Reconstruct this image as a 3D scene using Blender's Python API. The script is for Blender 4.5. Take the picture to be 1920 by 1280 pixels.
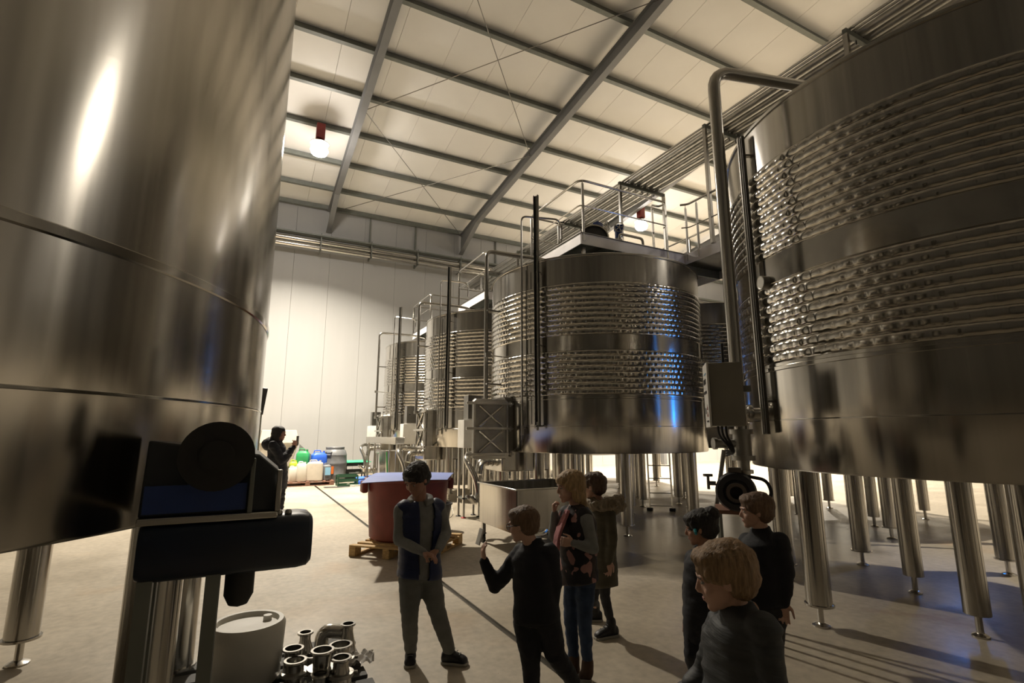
import bpy, bmesh, math, random
from mathutils import Vector, Matrix, Euler
V = Vector
PI = math.pi
for o in list(bpy.data.objects): bpy.data.objects.remove(o)
C = bpy.context.scene.collection
SC = bpy.context.scene
random.seed(7)

# ---------------------------------------------------------------- camera, world, light, exposure
PITCH, YAW, FPX = math.radians(10.3), math.radians(27.1), 955.0
CAM = V((0, 0, 1.6))
FW = V((math.sin(YAW)*math.cos(PITCH), math.cos(YAW)*math.cos(PITCH), math.sin(PITCH)))
RT = V((math.cos(YAW), -math.sin(YAW), 0))
UP = RT.cross(FW)
FH = V((math.sin(YAW), math.cos(YAW), 0))          # horizontal forward
cam = bpy.data.cameras.new('camera'); camo = bpy.data.objects.new('camera', cam); C.objects.link(camo)
camo.location = CAM
camo.matrix_world = Matrix.Translation(CAM) @ Matrix((RT, UP, -FW)).transposed().to_4x4()
cam.sensor_width = 36; cam.lens = FPX/1920*36; cam.clip_start = .05; cam.clip_end = 200
SC.camera = camo

w = bpy.data.worlds.new('world'); SC.world = w; w.use_nodes = True
w.node_tree.nodes['Background'].inputs[0].default_value = (.05, .05, .06, 1)
w.node_tree.nodes['Background'].inputs[1].default_value = .2
SC.view_settings.view_transform = 'Standard'; SC.view_settings.look = 'None'
SC.view_settings.gamma = 1; SC.view_settings.use_curve_mapping = False
SC.view_settings.exposure = 0.35
LAMPS = [(1.3, 15.9, 1.0), (14.4, 15.9, 1.0), (14.4, -1.0, .5), (22.0, 15.9, 1.2)]   # lit hall lamps: two in view, one over the camera's right shoulder; the last is added, unseen, to lift the ceiling
LAMP_W = 1650.0
WARM = (1.0, .90, .75)
for (lx, ly, lk) in LAMPS:
    l = bpy.data.lights.new('lamp_light', 'AREA'); l.shape = 'DISK'; l.size = .42; l.spread = math.radians(130); l.energy = LAMP_W*lk; l.color = WARM
    o = bpy.data.objects.new('lamp_light', l); o.location = (lx, ly, 10.19); C.objects.link(o)

def az_pt(x, y, D, z=None):                         # a pixel of the photograph and a horizontal distance -> a point in the hall
    d = RT*((x-960)/FPX) + UP*((640-y)/FPX) + FW
    return CAM + d*(D/math.hypot(d.x, d.y))
def on_z(x, y, z):
    d = RT*((x-960)/FPX) + UP*((640-y)/FPX) + FW
    return CAM + d*((z-CAM.z)/d.z)

# ---------------------------------------------------------------- materials
MATS = {}
def pm(name, col, rough=.5, metal=0., var=.12, vs=3., bump=.0, bs=60., stretch=(1,1,1), aniso=0., spec=.5, emis=None, trans=0., coat=0., rvar=0.):
    m = bpy.data.materials.new(name); m.use_nodes = True; nt = m.node_tree; N = nt.nodes; L = nt.links
    b = N['Principled BSDF']
    b.inputs['Roughness'].default_value = rough; b.inputs['Metallic'].default_value = metal
    b.inputs['Specular IOR Level'].default_value = spec
    if coat: b.inputs['Coat Weight'].default_value = coat
    if trans: b.inputs['Transmission Weight'].default_value = trans
    tc = N.new('ShaderNodeTexCoord'); mp = N.new('ShaderNodeMapping'); mp.inputs['Scale'].default_value = stretch
    L.new(tc.outputs['Object'], mp.inputs['Vector'])
    n = N.new('ShaderNodeTexNoise'); n.inputs['Scale'].default_value = vs; n.inputs['Detail'].default_value = 6
    L.new(mp.outputs[0], n.inputs['Vector'])
    r = N.new('ShaderNodeValToRGB'); c = V(col)
    r.color_ramp.elements[0].position = .3; r.color_ramp.elements[1].position = .7
    r.color_ramp.elements[0].color = (*[max(0, x*(1-var)) for x in c], 1)
    r.color_ramp.elements[1].color = (*[min(1, x*(1+var)) for x in c], 1)
    L.new(n.outputs['Fac'], r.inputs['Fac']); L.new(r.outputs[0], b.inputs['Base Color'])
    if rvar:
        mr = N.new('ShaderNodeMapRange'); mr.inputs['To Min'].default_value = max(.02, rough-rvar); mr.inputs['To Max'].default_value = rough+rvar
        L.new(n.outputs['Fac'], mr.inputs['Value']); L.new(mr.outputs[0], b.inputs['Roughness'])
    if bump:
        n2 = N.new('ShaderNodeTexNoise'); n2.inputs['Scale'].default_value = bs; n2.inputs['Detail'].default_value = 4
        L.new(mp.outputs[0], n2.inputs['Vector'])
        bp = N.new('ShaderNodeBump'); bp.inputs['Strength'].default_value = bump; bp.inputs['Distance'].default_value = .01
        L.new(n2.outputs['Fac'], bp.inputs['Height']); L.new(bp.outputs[0], b.inputs['Normal'])
    if aniso:
        b.inputs['Anisotropic'].default_value = aniso; b.inputs['Anisotropic Rotation'].default_value = .25
        tg = N.new('ShaderNodeTangent'); tg.direction_type = 'RADIAL'; tg.axis = 'Z'
        L.new(tg.outputs[0], b.inputs['Tangent'])
    if emis:
        b.inputs['Emission Color'].default_value = (*emis[0], 1); b.inputs['Emission Strength'].default_value = emis[1]
    MATS[name] = m; return m
steel = pm('steel', (.56,.54,.50), .22, 1, .06, 2, .02, 30, (1,1,.15), rvar=.04)
tank_steel = pm('tank_steel', (.50,.48,.44), .20, 1, .13, 6, 0, 1.2, (2.5,2.5,.05), aniso=.65, rvar=.08)
jacket_steel = pm('jacket_steel', (.50,.48,.44), .14, 1, .10, 6, .02, 20, aniso=.25, rvar=.05)
dark_steel = pm('dark_steel', (.22,.21,.19), .32, 1, .15, 3, .03, 40)
cast = pm('cast_steel', (.4,.39,.36), .4, 1, .15, 6, .1, 80)
fascia_steel = pm('fascia_steel', (.90,.87,.88), .4, .15, .08, 3, .02, 30)
galv = pm('galv_steel', (.19,.20,.18), .55, .25, .10, 4, .02, 20)
rafter_m = pm('rafter_paint', (.20,.20,.20), .5, .15, .08, 2)
panel_m = pm('roof_panel_paint', (.86,.84,.80), .6, 0, .04, .6, .03, 2)
wall_m = pm('wall_panel_paint', (.425,.424,.418), .5, 0, .03, .5, .03, 2, (4,4,.3))
black_rub = pm('black_rubber', (.02,.02,.02), .6, 0, .2, 8, .05, 60)
black_pl = pm('black_plastic', (.03,.03,.032), .4, 0, .15, 8)
grey_pl = pm('grey_plastic', (.16,.165,.17), .45, 0, .1, 8, .03, 40)
white_pl = pm('white_plastic', (.72,.70,.64), .4, 0, .05, 5)
cream_pl = pm('cloudy_plastic', (.55,.50,.42), .4, 0, .08, 5)
blue_pl = pm('blue_plastic', (.03,.12,.62), .4, 0, .08, 5)
blue_sheet = pm('blue_sheet', (.20,.27,.62), .55, 0, .06, 6, .05, 8)
green_pl = pm('green_plastic', (.03,.30,.10), .45, 0, .1, 5)
green_sheet = pm('green_sheet', (.05,.50,.25), .5, 0, .08, 5)
dgreen_pl = pm('dark_green_plastic', (.015,.07,.035), .5, 0, .1, 8)
lime_pl = pm('lime_plastic', (.40,.50,.04), .5)
red_pl = pm('red_plastic', (.50,.02,.03), .4, 0, .08, 6)
housing_red = pm('lamp_housing_red', (.28,.035,.03), .5, 0, .1, 6)
tub_red = pm('tub_red', (.20,.035,.025), .5, 0, .2, 4, .05, 20)
wood = pm('pallet_wood', (.50,.33,.14), .7, 0, .25, 6, .2, 40, (1,6,6))
dwood = pm('old_pallet_wood', (.22,.11,.07), .75, 0, .25, 8, .2, 40)
blue_paint = pm('blue_paint', (.02,.05,.20), .35, 0, .1, 8)
darkblue_paint = pm('dark_blue_paint', (.008,.016,.035), .35, 0, .15, 5, .03, 40, coat=.2)
lamp_glow = pm('lamp_glow', (1,1,1), .5, emis=((1,.92,.83), 95))
lamp_dim = pm('lamp_glow_dim', (1,1,1), .5, emis=((1,.92,.81), 60))
unlit_wall = pm('darkened_walls', (.26,.255,.24), .6, 0, .1, 1)  # unseen walls, coloured dark to cut the bounced light
blue_glow = pm('blue_led', (.1,.3,1), .5, emis=((.02,.26,1.0), 16))
orange_l = pm('orange_label', (.6,.14,.02), .6)
label_w = pm('printed_label', (.75,.74,.70), .5)
label_b = pm('blue_label', (.25,.5,.7), .5)
skin = pm('skin', (.42,.22,.15), .5, 0, .08, 10, .02, 150)
skin2 = pm('skin_pale', (.58,.36,.27), .5, 0, .08, 10, .02, 150)
eye_m = pm('eye_white', (.38,.36,.34), .35); iris_m = pm('iris', (.03,.02,.015), .2)
lip_m = pm('lips', (.38,.13,.11), .5)
def hairm(name, c): return pm(name, c, .55, .0, .35, 30, .6, 60, (3,3,.5))
hair_black = hairm('hair_black', (.012,.009,.008)); hair_dkb = hairm('hair_brown', (.09,.05,.03)); hair_blond = hairm('hair_blond', (.42,.28,.14))
hair_fair = hairm('hair_fair', (.30,.19,.10)); hair_lb = hairm('hair_light_brown', (.16,.095,.055)); fur_m = hairm('fur_trim', (.22,.17,.11))
navy = pm('navy_quilt', (.006,.016,.07), .5, 0, .2, 8, .3, 25, (.4,.4,3)); 
greyknit = pm('grey_knit', (.22,.225,.22), .85, 0, .12, 20, .2, 120)
greyjog = pm('grey_joggers', (.17,.175,.165), .85, 0, .12, 15, .2, 60)
blackc = pm('black_cloth', (.008,.009,.014), .75, 0, .2, 12, .2, 40)
darkgrey_c = pm('dark_grey_quilt', (.045,.05,.055), .6, 0, .2, 8, .4, 25, (.4,.4,3))
olive = pm('olive_quilt', (.075,.065,.04), .7, 0, .15, 8, .4, 25, (.4,.4,3))
denim = pm('denim', (.035,.06,.12), .8, 0, .35, 10, .2, 90)
darkjean = pm('dark_leggings', (.03,.03,.035), .8, 0, .35, 10, .1, 90)
pink_s = pm('pink_scarf', (.42,.17,.18), .85, 0, .2, 15, .3, 60)
boot_m = pm('brown_suede', (.08,.045,.03), .8, 0, .2, 10, .1, 60)
shoe_m = pm('black_shoe', (.012,.012,.014), .5, 0, .2, 10, .1, 60)
sole_m = pm('shoe_sole', (.35,.34,.30), .6)
neon = pm('neon_cloth', (.45,.75,.02), .6)
foil = pm('clear_film', (.75,.73,.70), .2, .2, .1, 10, .5, 20)
teal = pm('teal_band', (.01,.25,.30), .4)
def camo_mat():
    m = pm('pink_camouflage', (.02,.018,.02), .7, 0, .2, 12, .2, 40); nt = m.node_tree; N = nt.nodes; L = nt.links
    b = N['Principled BSDF']; tc = N.new('ShaderNodeTexCoord')
    n1 = N.new('ShaderNodeTexNoise'); n1.inputs['Scale'].default_value = 12; n1.inputs['Detail'].default_value = 1.5
    n2 = N.new('ShaderNodeTexNoise'); n2.inputs['Scale'].default_value = 9; n2.inputs['Detail'].default_value = 1.5; n2.noise_dimensions = '4D'; n2.inputs['W'].default_value = 4
    for n in (n1, n2): L.new(tc.outputs['Object'], n.inputs['Vector'])
    r1 = N.new('ShaderNodeValToRGB'); r1.color_ramp.interpolation = 'CONSTANT'; r1.color_ramp.elements[1].position = .585
    r1.color_ramp.elements[0].color = (0,0,0,1); r1.color_ramp.elements[1].color = (1,1,1,1)
    r2 = N.new('ShaderNodeValToRGB'); r2.color_ramp.interpolation = 'CONSTANT'; r2.color_ramp.elements[1].position = .52
    r2.color_ramp.elements[0].color = (.015,.014,.018,1); r2.color_ramp.elements[1].color = (.05,.035,.035,1)
    L.new(n1.outputs['Fac'], r1.inputs[0]); L.new(n2.outputs['Fac'], r2.inputs[0])
    mx = N.new('ShaderNodeMix'); mx.data_type = 'RGBA'; L.new(r1.outputs[0], mx.inputs['Factor'])
    L.new(r2.outputs[0], mx.inputs['A']); mx.inputs['B'].default_value = (.42,.22,.20,1)
    L.new(mx.outputs['Result'], b.inputs['Base Color']); return m
camo = camo_mat()
def floor_mat():
    m = bpy.data.materials.new('concrete_floor'); m.use_nodes = True; nt = m.node_tree; N = nt.nodes; L = nt.links
    b = N['Principled BSDF']; tc = N.new('ShaderNodeTexCoord')
    def noise(s, d, w=0, dist=0):
        n = N.new('ShaderNodeTexNoise'); n.noise_dimensions = '4D'; n.inputs['W'].default_value = w; n.inputs['Scale'].default_value = s; n.inputs['Detail'].default_value = d; n.inputs['Distortion'].default_value = dist
        L.new(tc.outputs['Object'], n.inputs['Vector']); return n
    def ramp(n, p0, c0, p1, c1):
        r = N.new('ShaderNodeValToRGB'); r.color_ramp.elements[0].position = p0; r.color_ramp.elements[1].position = p1
        r.color_ramp.elements[0].color = (*c0, 1); r.color_ramp.elements[1].color = (*c1, 1); L.new(n.outputs['Fac'], r.inputs[0]); return r
    def mix(a, bb, f, mode='MIX'):
        x = N.new('ShaderNodeMix'); x.data_type = 'RGBA'; x.blend_type = mode
        L.new(a, x.inputs['A'])
        if isinstance(bb, tuple): x.inputs['B'].default_value = (*bb, 1)
        else: L.new(bb, x.inputs['B'])
        if isinstance(f, float): x.inputs['Factor'].default_value = f
        else: L.new(f, x.inputs['Factor'])
        return x.outputs['Result']
    base = ramp(noise(1.1, 8, 1, .4), .3, (.36,.31,.235), .7, (.50,.44,.345)).outputs[0]
    fine = ramp(noise(14, 6, 3), .3, (.82,.82,.82), .7, (1.12,1.12,1.12)).outputs[0]
    c = mix(base, fine, 1.0, 'MULTIPLY')
    c = mix(c, (.25,.12,.10), ramp(noise(.55, 5, 9, .8), .62, (0,0,0), .74, (.55,.55,.55)).outputs[0])      # wine stains
    c = mix(c, (.50,.27,.09), ramp(noise(.4, 5, 21, .6), .62, (0,0,0), .78, (.55,.55,.55)).outputs[0])      # rust stains
    c = mix(c, (.12,.10,.08), ramp(noise(45, 3, 5), .70, (0,0,0), .76, (.8,.8,.8)).outputs[0])              # specks of dirt
    # wet, glossier patch in front of the tanks, with the tank's shade darkened into its colour
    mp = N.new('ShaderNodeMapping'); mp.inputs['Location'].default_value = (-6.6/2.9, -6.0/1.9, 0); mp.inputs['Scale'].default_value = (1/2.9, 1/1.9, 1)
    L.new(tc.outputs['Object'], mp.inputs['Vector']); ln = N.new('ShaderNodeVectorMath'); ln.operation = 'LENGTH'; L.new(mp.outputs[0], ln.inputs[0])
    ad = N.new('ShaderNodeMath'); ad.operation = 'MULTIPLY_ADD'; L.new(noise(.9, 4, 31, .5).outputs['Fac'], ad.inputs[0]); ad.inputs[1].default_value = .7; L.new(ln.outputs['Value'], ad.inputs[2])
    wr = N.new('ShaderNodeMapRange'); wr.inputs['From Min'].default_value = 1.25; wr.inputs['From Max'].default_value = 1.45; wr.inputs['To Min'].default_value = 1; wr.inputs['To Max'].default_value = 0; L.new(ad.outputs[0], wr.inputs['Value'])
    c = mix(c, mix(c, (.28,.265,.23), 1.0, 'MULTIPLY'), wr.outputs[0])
    L.new(c, b.inputs['Base Color'])
    r = ramp(noise(.8, 6, 13, .5), .35, (.30,.30,.30), .65, (.62,.62,.62))
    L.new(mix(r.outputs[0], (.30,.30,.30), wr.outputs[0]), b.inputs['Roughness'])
    bp = N.new('ShaderNodeBump'); bp.inputs['Strength'].default_value = .25; bp.inputs['Distance'].default_value = .006
    L.new(noise(9, 8, 2).outputs['Fac'], bp.inputs['Height']); L.new(bp.outputs[0], b.inputs['Normal'])
    return m
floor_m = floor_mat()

# ---------------------------------------------------------------- mesh helpers
class MB:
    def __init__(s): s.v = []; s.f = []
    def add(s, vs, fs):
        n = len(s.v); s.v += [tuple(p) for p in vs]; s.f += [tuple(i+n for i in f) for f in fs]; return s
    def box(s, c, d, rot=None):
        c = V(c); h = V(d)/2
        if isinstance(rot, (int, float)): rot = Matrix.Rotation(rot, 3, 'Z')
        vs = []
        for x in (-1,1):
            for y in (-1,1):
                for z in (-1,1):
                    p = V((x*h.x, y*h.y, z*h.z)); vs.append(c + (rot @ p if rot else p))
        return s.add(vs, [(0,1,3,2),(4,6,7,5),(0,4,5,1),(2,3,7,6),(0,2,6,4),(1,5,7,3)])
    def bb(s, a, b):                                 # box from two corners
        a, b = V(a), V(b); return s.box((a+b)/2, [abs(x) for x in (b-a)])
    def rings(s, R, close=True, cap=True):
        n = len(R[0]); vs = [p for r in R for p in r]; fs = []
        for i in range(len(R)-1):
            for j in range(n):
                k = (j+1) % n
                if k == 0 and not close: continue
                fs.append((i*n+j, i*n+k, (i+1)*n+k, (i+1)*n+j))
        if cap: fs.append(tuple(range(n))[::-1]); fs.append(tuple((len(R)-1)*n+j for j in range(n)))
        return s.add(vs, fs)
    def cyl(s, p0, p1, r0, r1=None, seg=16, cap=True):
        return s.tube([p0, p1], [r0, r0 if r1 is None else r1], seg, cap=cap)
    def tube(s, pts, r, seg=10, bend=0, cap=True, rib=0):
        pts = [V(p) for p in pts]
        if bend:
            q = [pts[0]]
            for i in range(1, len(pts)-1):
                a, b, c = pts[i-1], pts[i], pts[i+1]
                d0 = (a-b); d1 = (c-b); k = min(bend, d0.length*.49, d1.length*.49)
                p, t = b+d0.normalized()*k, b+d1.normalized()*k
                for u in range(7):
                    u /= 6; q.append(p*(1-u)**2 + b*2*u*(1-u) + t*u*u)
            q.append(pts[-1]); pts = q
        rr = r if isinstance(r, (list, tuple)) else [r]*len(pts)
        t = (pts[1]-pts[0]).normalized(); a = t.orthogonal().normalized(); R = []
        for i, p in enumerate(pts):
            if i == 0: d = pts[1]-pts[0]
            elif i == len(pts)-1: d = pts[-1]-pts[-2]
            else: d = (pts[i+1]-p).normalized() + (p-pts[i-1]).normalized()
            d = d.normalized(); a = (a - d*a.dot(d)).normalized(); b = d.cross(a)
            R.append([p + (a*math.cos(2*PI*k/seg) + b*math.sin(2*PI*k/seg))*rr[i] for k in range(seg)])
        return s.rings(R, cap=cap)
    def lathe(s, prof, c=(0,0,0), seg=32, M=None, cap=True):
        c = V(c); R = []
        for r, z in prof:
            ring = []
            for k in range(seg):
                p = V((r*math.cos(2*PI*k/seg), r*math.sin(2*PI*k/seg), z)); ring.append(c + (M @ p if M else p))
            R.append(ring)
        return s.rings(R, cap=cap)
    def ell(s, c, d, M=None, seg=16, rg=10):
        prof = [(max(1e-4, math.sin(PI*i/rg)), -math.cos(PI*i/rg)) for i in range(rg+1)]
        c = V(c); R = []
        for r, z in prof:
            ring = []
            for k in range(seg):
                p = V((r*math.cos(2*PI*k/seg)*d[0], r*math.sin(2*PI*k/seg)*d[1], z*d[2])); ring.append(c + (M @ p if M else p))
            R.append(ring)
        return s.rings(R)
    def prism(s, poly, z0, z1):
        n = len(poly)
        return s.rings([[V((x, y, z0)) for x, y in poly], [V((x, y, z1)) for x, y in poly]])
    def ext(s, poly, a, b, uax, vax):                # 2D section extruded from a to b
        a, b, uax, vax = V(a), V(b), V(uax), V(vax)
        return s.rings([[a + uax*x + vax*y for x, y in poly], [b + uax*x + vax*y for x, y in poly]])
    def build(s, name, m, parent=None, bevel=0, smooth=35, label=None, seg=2, loc=None):
        me = bpy.data.meshes.new(name); me.from_pydata(s.v, [], s.f)
        bm = bmesh.new(); bm.from_mesh(me); bmesh.ops.recalc_face_normals(bm, faces=bm.faces); bm.to_mesh(me); bm.free()
        me.materials.append(m)
        if smooth:
            me.polygons.foreach_set('use_smooth', [True]*len(me.polygons)); me.set_sharp_from_angle(angle=math.radians(smooth))
        o = bpy.data.objects.new(name, me); C.objects.link(o)
        if loc is not None:
            me.transform(Matrix.Translation(-V(loc))); o.location = loc
        if parent: attach(o, parent)
        if bevel:
            md = o.modifiers.new('bevel', 'BEVEL'); md.width = bevel; md.segments = seg; md.limit_method = 'ANGLE'; md.angle_limit = .6
        if label: o['label'] = label
        return o
def wm(o):                                           # world matrix without a depsgraph
    m = o.matrix_basis.copy()
    return wm(o.parent) @ o.matrix_parent_inverse @ m if o.parent else m
def attach(o, parent):
    o.parent = parent; o.matrix_parent_inverse = wm(parent).inverted()
def tag(o, label, cat, group=None, kind=None):
    if label: o['label'] = label
    if cat: o['category'] = cat
    if group: o['group'] = group
    if kind: o['kind'] = kind
    return o
def thing(name, label, cat, loc=(0,0,0), group=None):
    o = bpy.data.objects.new(name, None); C.objects.link(o); o.location = loc; o.empty_display_size = .1
    return tag(o, label, cat, group)
def dup(root, loc, rz=0, label=None, group=None):
    r = root.copy(); C.objects.link(r); r.location = loc; r.rotation_euler = (0,0,rz)
    if label: r['label'] = label
    if group: r['group'] = group
    def rec(a, b):
        for ch in [x for x in KIDS.get(a.name, [])]:
            c = ch.copy(); C.objects.link(c); c.parent = b; rec(ch, c)
    rec(root, r); return r
KIDS = {}
def index_kids():
    KIDS.clear()
    for o in bpy.data.objects:
        if o.parent: KIDS.setdefault(o.parent.name, []).append(o)

# ---------------------------------------------------------------- the hall
X0, X1, Y0, Y1 = -7.0, 26.0, -8.0, 21.4
def zp(y): return 12.18 - .114*(y-9.0)               # underside of purlins
PW = 1.36
flo = MB()
DX = 2.03                                            # the drain slot splits the slab
flo.bb((X0,Y0,-.2),(DX-.03,Y1,0)); flo.bb((DX+.03,Y0,-.2),(X1,Y1,0)); flo.bb((DX-.03,Y0,-.2),(DX+.03,Y1,-.06))
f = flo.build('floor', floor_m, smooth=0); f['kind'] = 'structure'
dr = MB()
for sx in (-1, 1): dr.bb((DX+sx*.03-.008*(sx>0)-.0*(sx<0), Y0, -.05), (DX+sx*.03+.008*(sx<0), Y1, .002)); 
dr.build('drain_edge', steel, f, smooth=0); 
MB().bb((DX-.022,Y0,-.06),(DX+.022,Y1,-.045)).build('drain_channel', dark_steel, f, smooth=0)

wb = thing('wall_back', None, None, (0, Y1, 0)); wb['kind'] = 'structure'
MB().bb((X0, Y1+.04, 0), (X1, Y1+.3, 11.2)).build('wall_core', wall_m, wb, smooth=0)
pan = MB().box((0,0,0), (PW-.005, .08, 11.0)).build('wall_panel', wall_m, wb, bevel=.006, seg=1, smooth=0)
k = 0
x = 1.10 - PW*6 + PW/2
while x < X1 + PW:
    o = pan if k == 0 else pan.copy()
    if k: C.objects.link(o)
    o.location = (x, Y1, 5.5); k += 1; x += PW
index_kids()
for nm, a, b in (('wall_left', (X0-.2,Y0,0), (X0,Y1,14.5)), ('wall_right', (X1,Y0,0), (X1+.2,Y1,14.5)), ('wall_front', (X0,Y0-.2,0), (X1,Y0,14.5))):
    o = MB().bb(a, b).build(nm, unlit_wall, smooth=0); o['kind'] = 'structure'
MB().bb((X0,Y1-.075,0),(X1,Y1-.04,.12)).build('baseboard_back', cream_pl, smooth=0)['kind'] = 'structure'

ce = thing('ceiling', None, None, (0,0,12)); ce['kind'] = 'structure'
sl = math.atan(.114); SLM = Matrix.Rotation(-sl, 3, 'X')
Lr = (Y1-Y0+.6)/math.cos(sl); ym = (Y0+Y1)/2
rp = MB().box((0,0,0), (PW-.006, Lr, .06), SLM).build('roof_panel', panel_m, ce, bevel=.005, seg=1, smooth=0)
k = 0; x = 1.42 - PW*7 + PW/2
while x < X1+PW:
    o = rp if k == 0 else rp.copy()
    if k: C.objects.link(o)
    o.location = (x, ym, zp(ym)+.24) ; k += 1; x += PW
MB().box((9.5, ym, zp(ym)+.33), (34, Lr, .08), SLM).build('roof_core', panel_m, ce, smooth=0)
# purlins: a folded Z section, seen from below with a lip on each flange
sec = [(-.06,0),(.055,0),(.055,.03),(.047,.03),(.047,.008),(.0,.008),(-.0,.10),(-.0,.192),(.06,.192),(.06,.2),(-.008,.2),(-.012,.10),(-.052,.008),(-.052,.03),(-.06,.03)]
sec = [(-.075,0),(.06,0),(.06,.022),(.02,.022),(.02,.185),(.075,.185),(.075,.2),(-.0,.2),(-.0,.10),(-.02,.09),(-.02,.022),(-.075,.022)]
pur = None
ys = [9.0+1.79*i for i in range(-9, 7)] + [21.22]
for i, y in enumerate(ys):
    if pur is None:
        pur = MB().ext(sec, (X0,0,0), (X1,0,0), (0,1,0), (0,0,1)).build('purlin', galv, ce, smooth=0); o = pur
    else: o = pur.copy(); C.objects.link(o)
    o.location = (0, y, zp(y))
RX = [-3.5, 2.33, 8.2, 14.1, 20.0]
def rafter(x):
    m = MB()
    def zt(y): return zp(y)
    def zb(y):
        b = 11.9-.108*(y-7.7)
        if y > 19.3: b -= (y-19.3)*.30
        return b
    yy = [Y0, 0, 7.7, 12, 16, 19.3, 20.2, 21.3]
    for (hx, top, bot) in ((.012, lambda y: zt(y)-.02, lambda y: zb(y)+.02), (.10, zt, lambda y: zt(y)-.022), (.10, lambda y: zb(y)+.022, zb)):
        m.rings([[V((x-hx,y,bot(y))), V((x+hx,y,bot(y))), V((x+hx,y,top(y))), V((x-hx,y,top(y)))] for y in yy])
    return m.build('rafter', rafter_m, ce, smooth=0)
for x in RX: rafter(x)
for i, x in enumerate(RX):                            # short columns between the rack and the haunch
    MB().bb((x-.1,Y1-.32,0),(x+.1,Y1-.045,9.75)).build('column', rafter_m, ce, smooth=0) if x < 0 or x > 9 else None
for j in range(2):
    for (ya, yb) in ((14.5, 21.0), (14.5, 7.8)):
        xa, xb = RX[1]+.05, RX[2]-.05
        za = 11.9-.108*(ya-7.7)+.12; zb_ = 11.9-.108*(yb-7.7)+.12
        p, q = ((xa,ya,za),(xb,yb,zb_)) if j == 0 else ((xb,ya,za+.03),(xa,yb,zb_+.03))
        MB().cyl(p, q, .012, seg=8).build('brace_rod', dark_steel, ce)

# lamps
def hall_lamp(x, y, label, glow=None):
    t = thing('hall_lamp', label, 'lamp', (x, y, zp(y)), group=None)
    zt = zp(y)
    MB().bb((x-.02,y-.02,zt-.12),(x+.02,y+.02,zt+.0)).build('bracket', dark_steel, t)
    MB().bb((x-.13,y-.13,zt-.62),(x+.13,y+.13,zt-.10)).build('housing', housing_red, t, bevel=.02)
    MB().lathe([(.10,zt-.62),(.12,zt-.66),(.30,zt-.76),(.30,zt-.78),(.11,zt-.70),(.09,zt-.64)], (x,y,0), 32).build('reflector', steel, t)
    MB().lathe([(.01,10.60),(.12,10.58),(.24,10.50),(.27,10.40),(.22,10.29),(.10,10.23),(.01,10.22)], (x,y,0), 32).build('glass_bowl', glow or lamp_glow, t)
hall_lamp(1.3, 15.9, 'lit bowl lamp with red housing hanging between purlins, left by big tank')
hall_lamp(14.4, 15.9, 'lit bowl lamp with red housing seen through the catwalk railing')
hall_lamp(14.4, -1.0, 'lit bowl lamp with red housing above the right-hand side, out of the picture', lamp_dim)
hall_lamp(22.0, 15.9, 'added fill lamp shaped as a red-housed bowl lamp, unseen behind the right-hand tank')
# small junction box under a purlin
MB().bb((1.55, 9.03, 0), (1.95, 9.25, .07)).build('junction_box', white_pl, loc=(1.7,9.1,0)) if 0 else None

# rack of pipes along the back wall
tr = thing('cable_tray', 'grey perforated cable tray running above the pipes on back wall', 'cable tray', (0, 20.85, 9.45))
TY = 20.95
m = MB(); m.bb((X0,TY-.16,9.42),(X1,TY+.16,9.435)); m.bb((X0,TY-.16,9.42),(X1,TY-.15,9.50)); m.bb((X0,TY+.15,9.42),(X1,TY+.16,9.50)); m.build('tray', galv, tr, smooth=0)
m = MB()
for i in range(3): m.tube([(X0,TY-.09+.08*i,9.47),(X1,TY-.09+.08*i,9.465)], .022, 8)
m.build('cable', black_rub, tr)
for k, (z, r, lab) in enumerate(((9.22, .11, 'upper silver lagged pipe along the back wall'), (8.98, .10, 'lower silver lagged pipe along the back wall'))):
    t = thing('lagged_pipe', lab, 'pipe', (0, TY, z), 'lagged pipes on the back wall')
    MB().cyl((X0+.05,TY,z),(X1-.05,TY,z), r, seg=20).build('pipe', steel, t)
    for i in range(12):
        if 2.02+2*i < 24: MB().cyl((1.99+2*i,TY,z),(2.05+2*i,TY,z), r+.008, seg=20).build('clamp_band', dark_steel, t)
for i in range(12):
    x = 2.02 + 2.0*i
    if x > 24: break
    t = thing('pipe_hanger', 'steel hanger strut holding the rack of pipes on the back wall', 'hanger', (x, TY, 8.8), 'pipe hangers along the back wall')
    MB().bb((x-.02,TY-.20,8.84),(x+.02,TY-.17,9.55)).bb((x-.02,TY-.2,8.84),(x+.02,TY+.40,8.875)).bb((x-.02,TY-.2,9.38),(x+.02,TY+.40,9.415)).build('bracket', galv, t, smooth=0)
    if i not in (0, 3): MB().bb((x-.03,TY+.34,8.84),(x+.03,TY+.39,10.9)).build('strut', galv, t, smooth=0)

# pipes running over the central walkway, resting on upright frames that stand on the catwalk
PZ = 7.94
for i, (x, r) in enumerate(((8.35,.10),(8.57,.085),(8.78,.085),(8.98,.085),(9.17,.07))):
    lab = ['thick pipe at the left side of the bundle over the walkway','second pipe from the left in the bundle over the walkway','middle pipe in the bundle over the walkway','fourth pipe from the left in the bundle over the walkway','thin pipe at the right side of the bundle over the walkway'][i]
    o = MB().cyl((x,-2,PZ+r),(x,20.3,PZ+r), r, seg=18).build('overhead_pipe', cast)
    tag(o, lab, 'pipe', 'overhead pipes along the walkway')
for i in range(2):
    o = MB().cyl((8.04+.09*i,-2,PZ+.026),(8.04+.09*i,20.3,PZ+.026), .026, seg=10).build('conduit', steel)
    tag(o, ['thin bright conduit, outermost of the pair left of the overhead pipes','thin bright conduit nearest the thick overhead pipe'][i], 'conduit', 'conduits over the walkway')
FY = [1.0, 3.9, 6.75, 9.5, 12.3, 15.1, 17.9]
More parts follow.
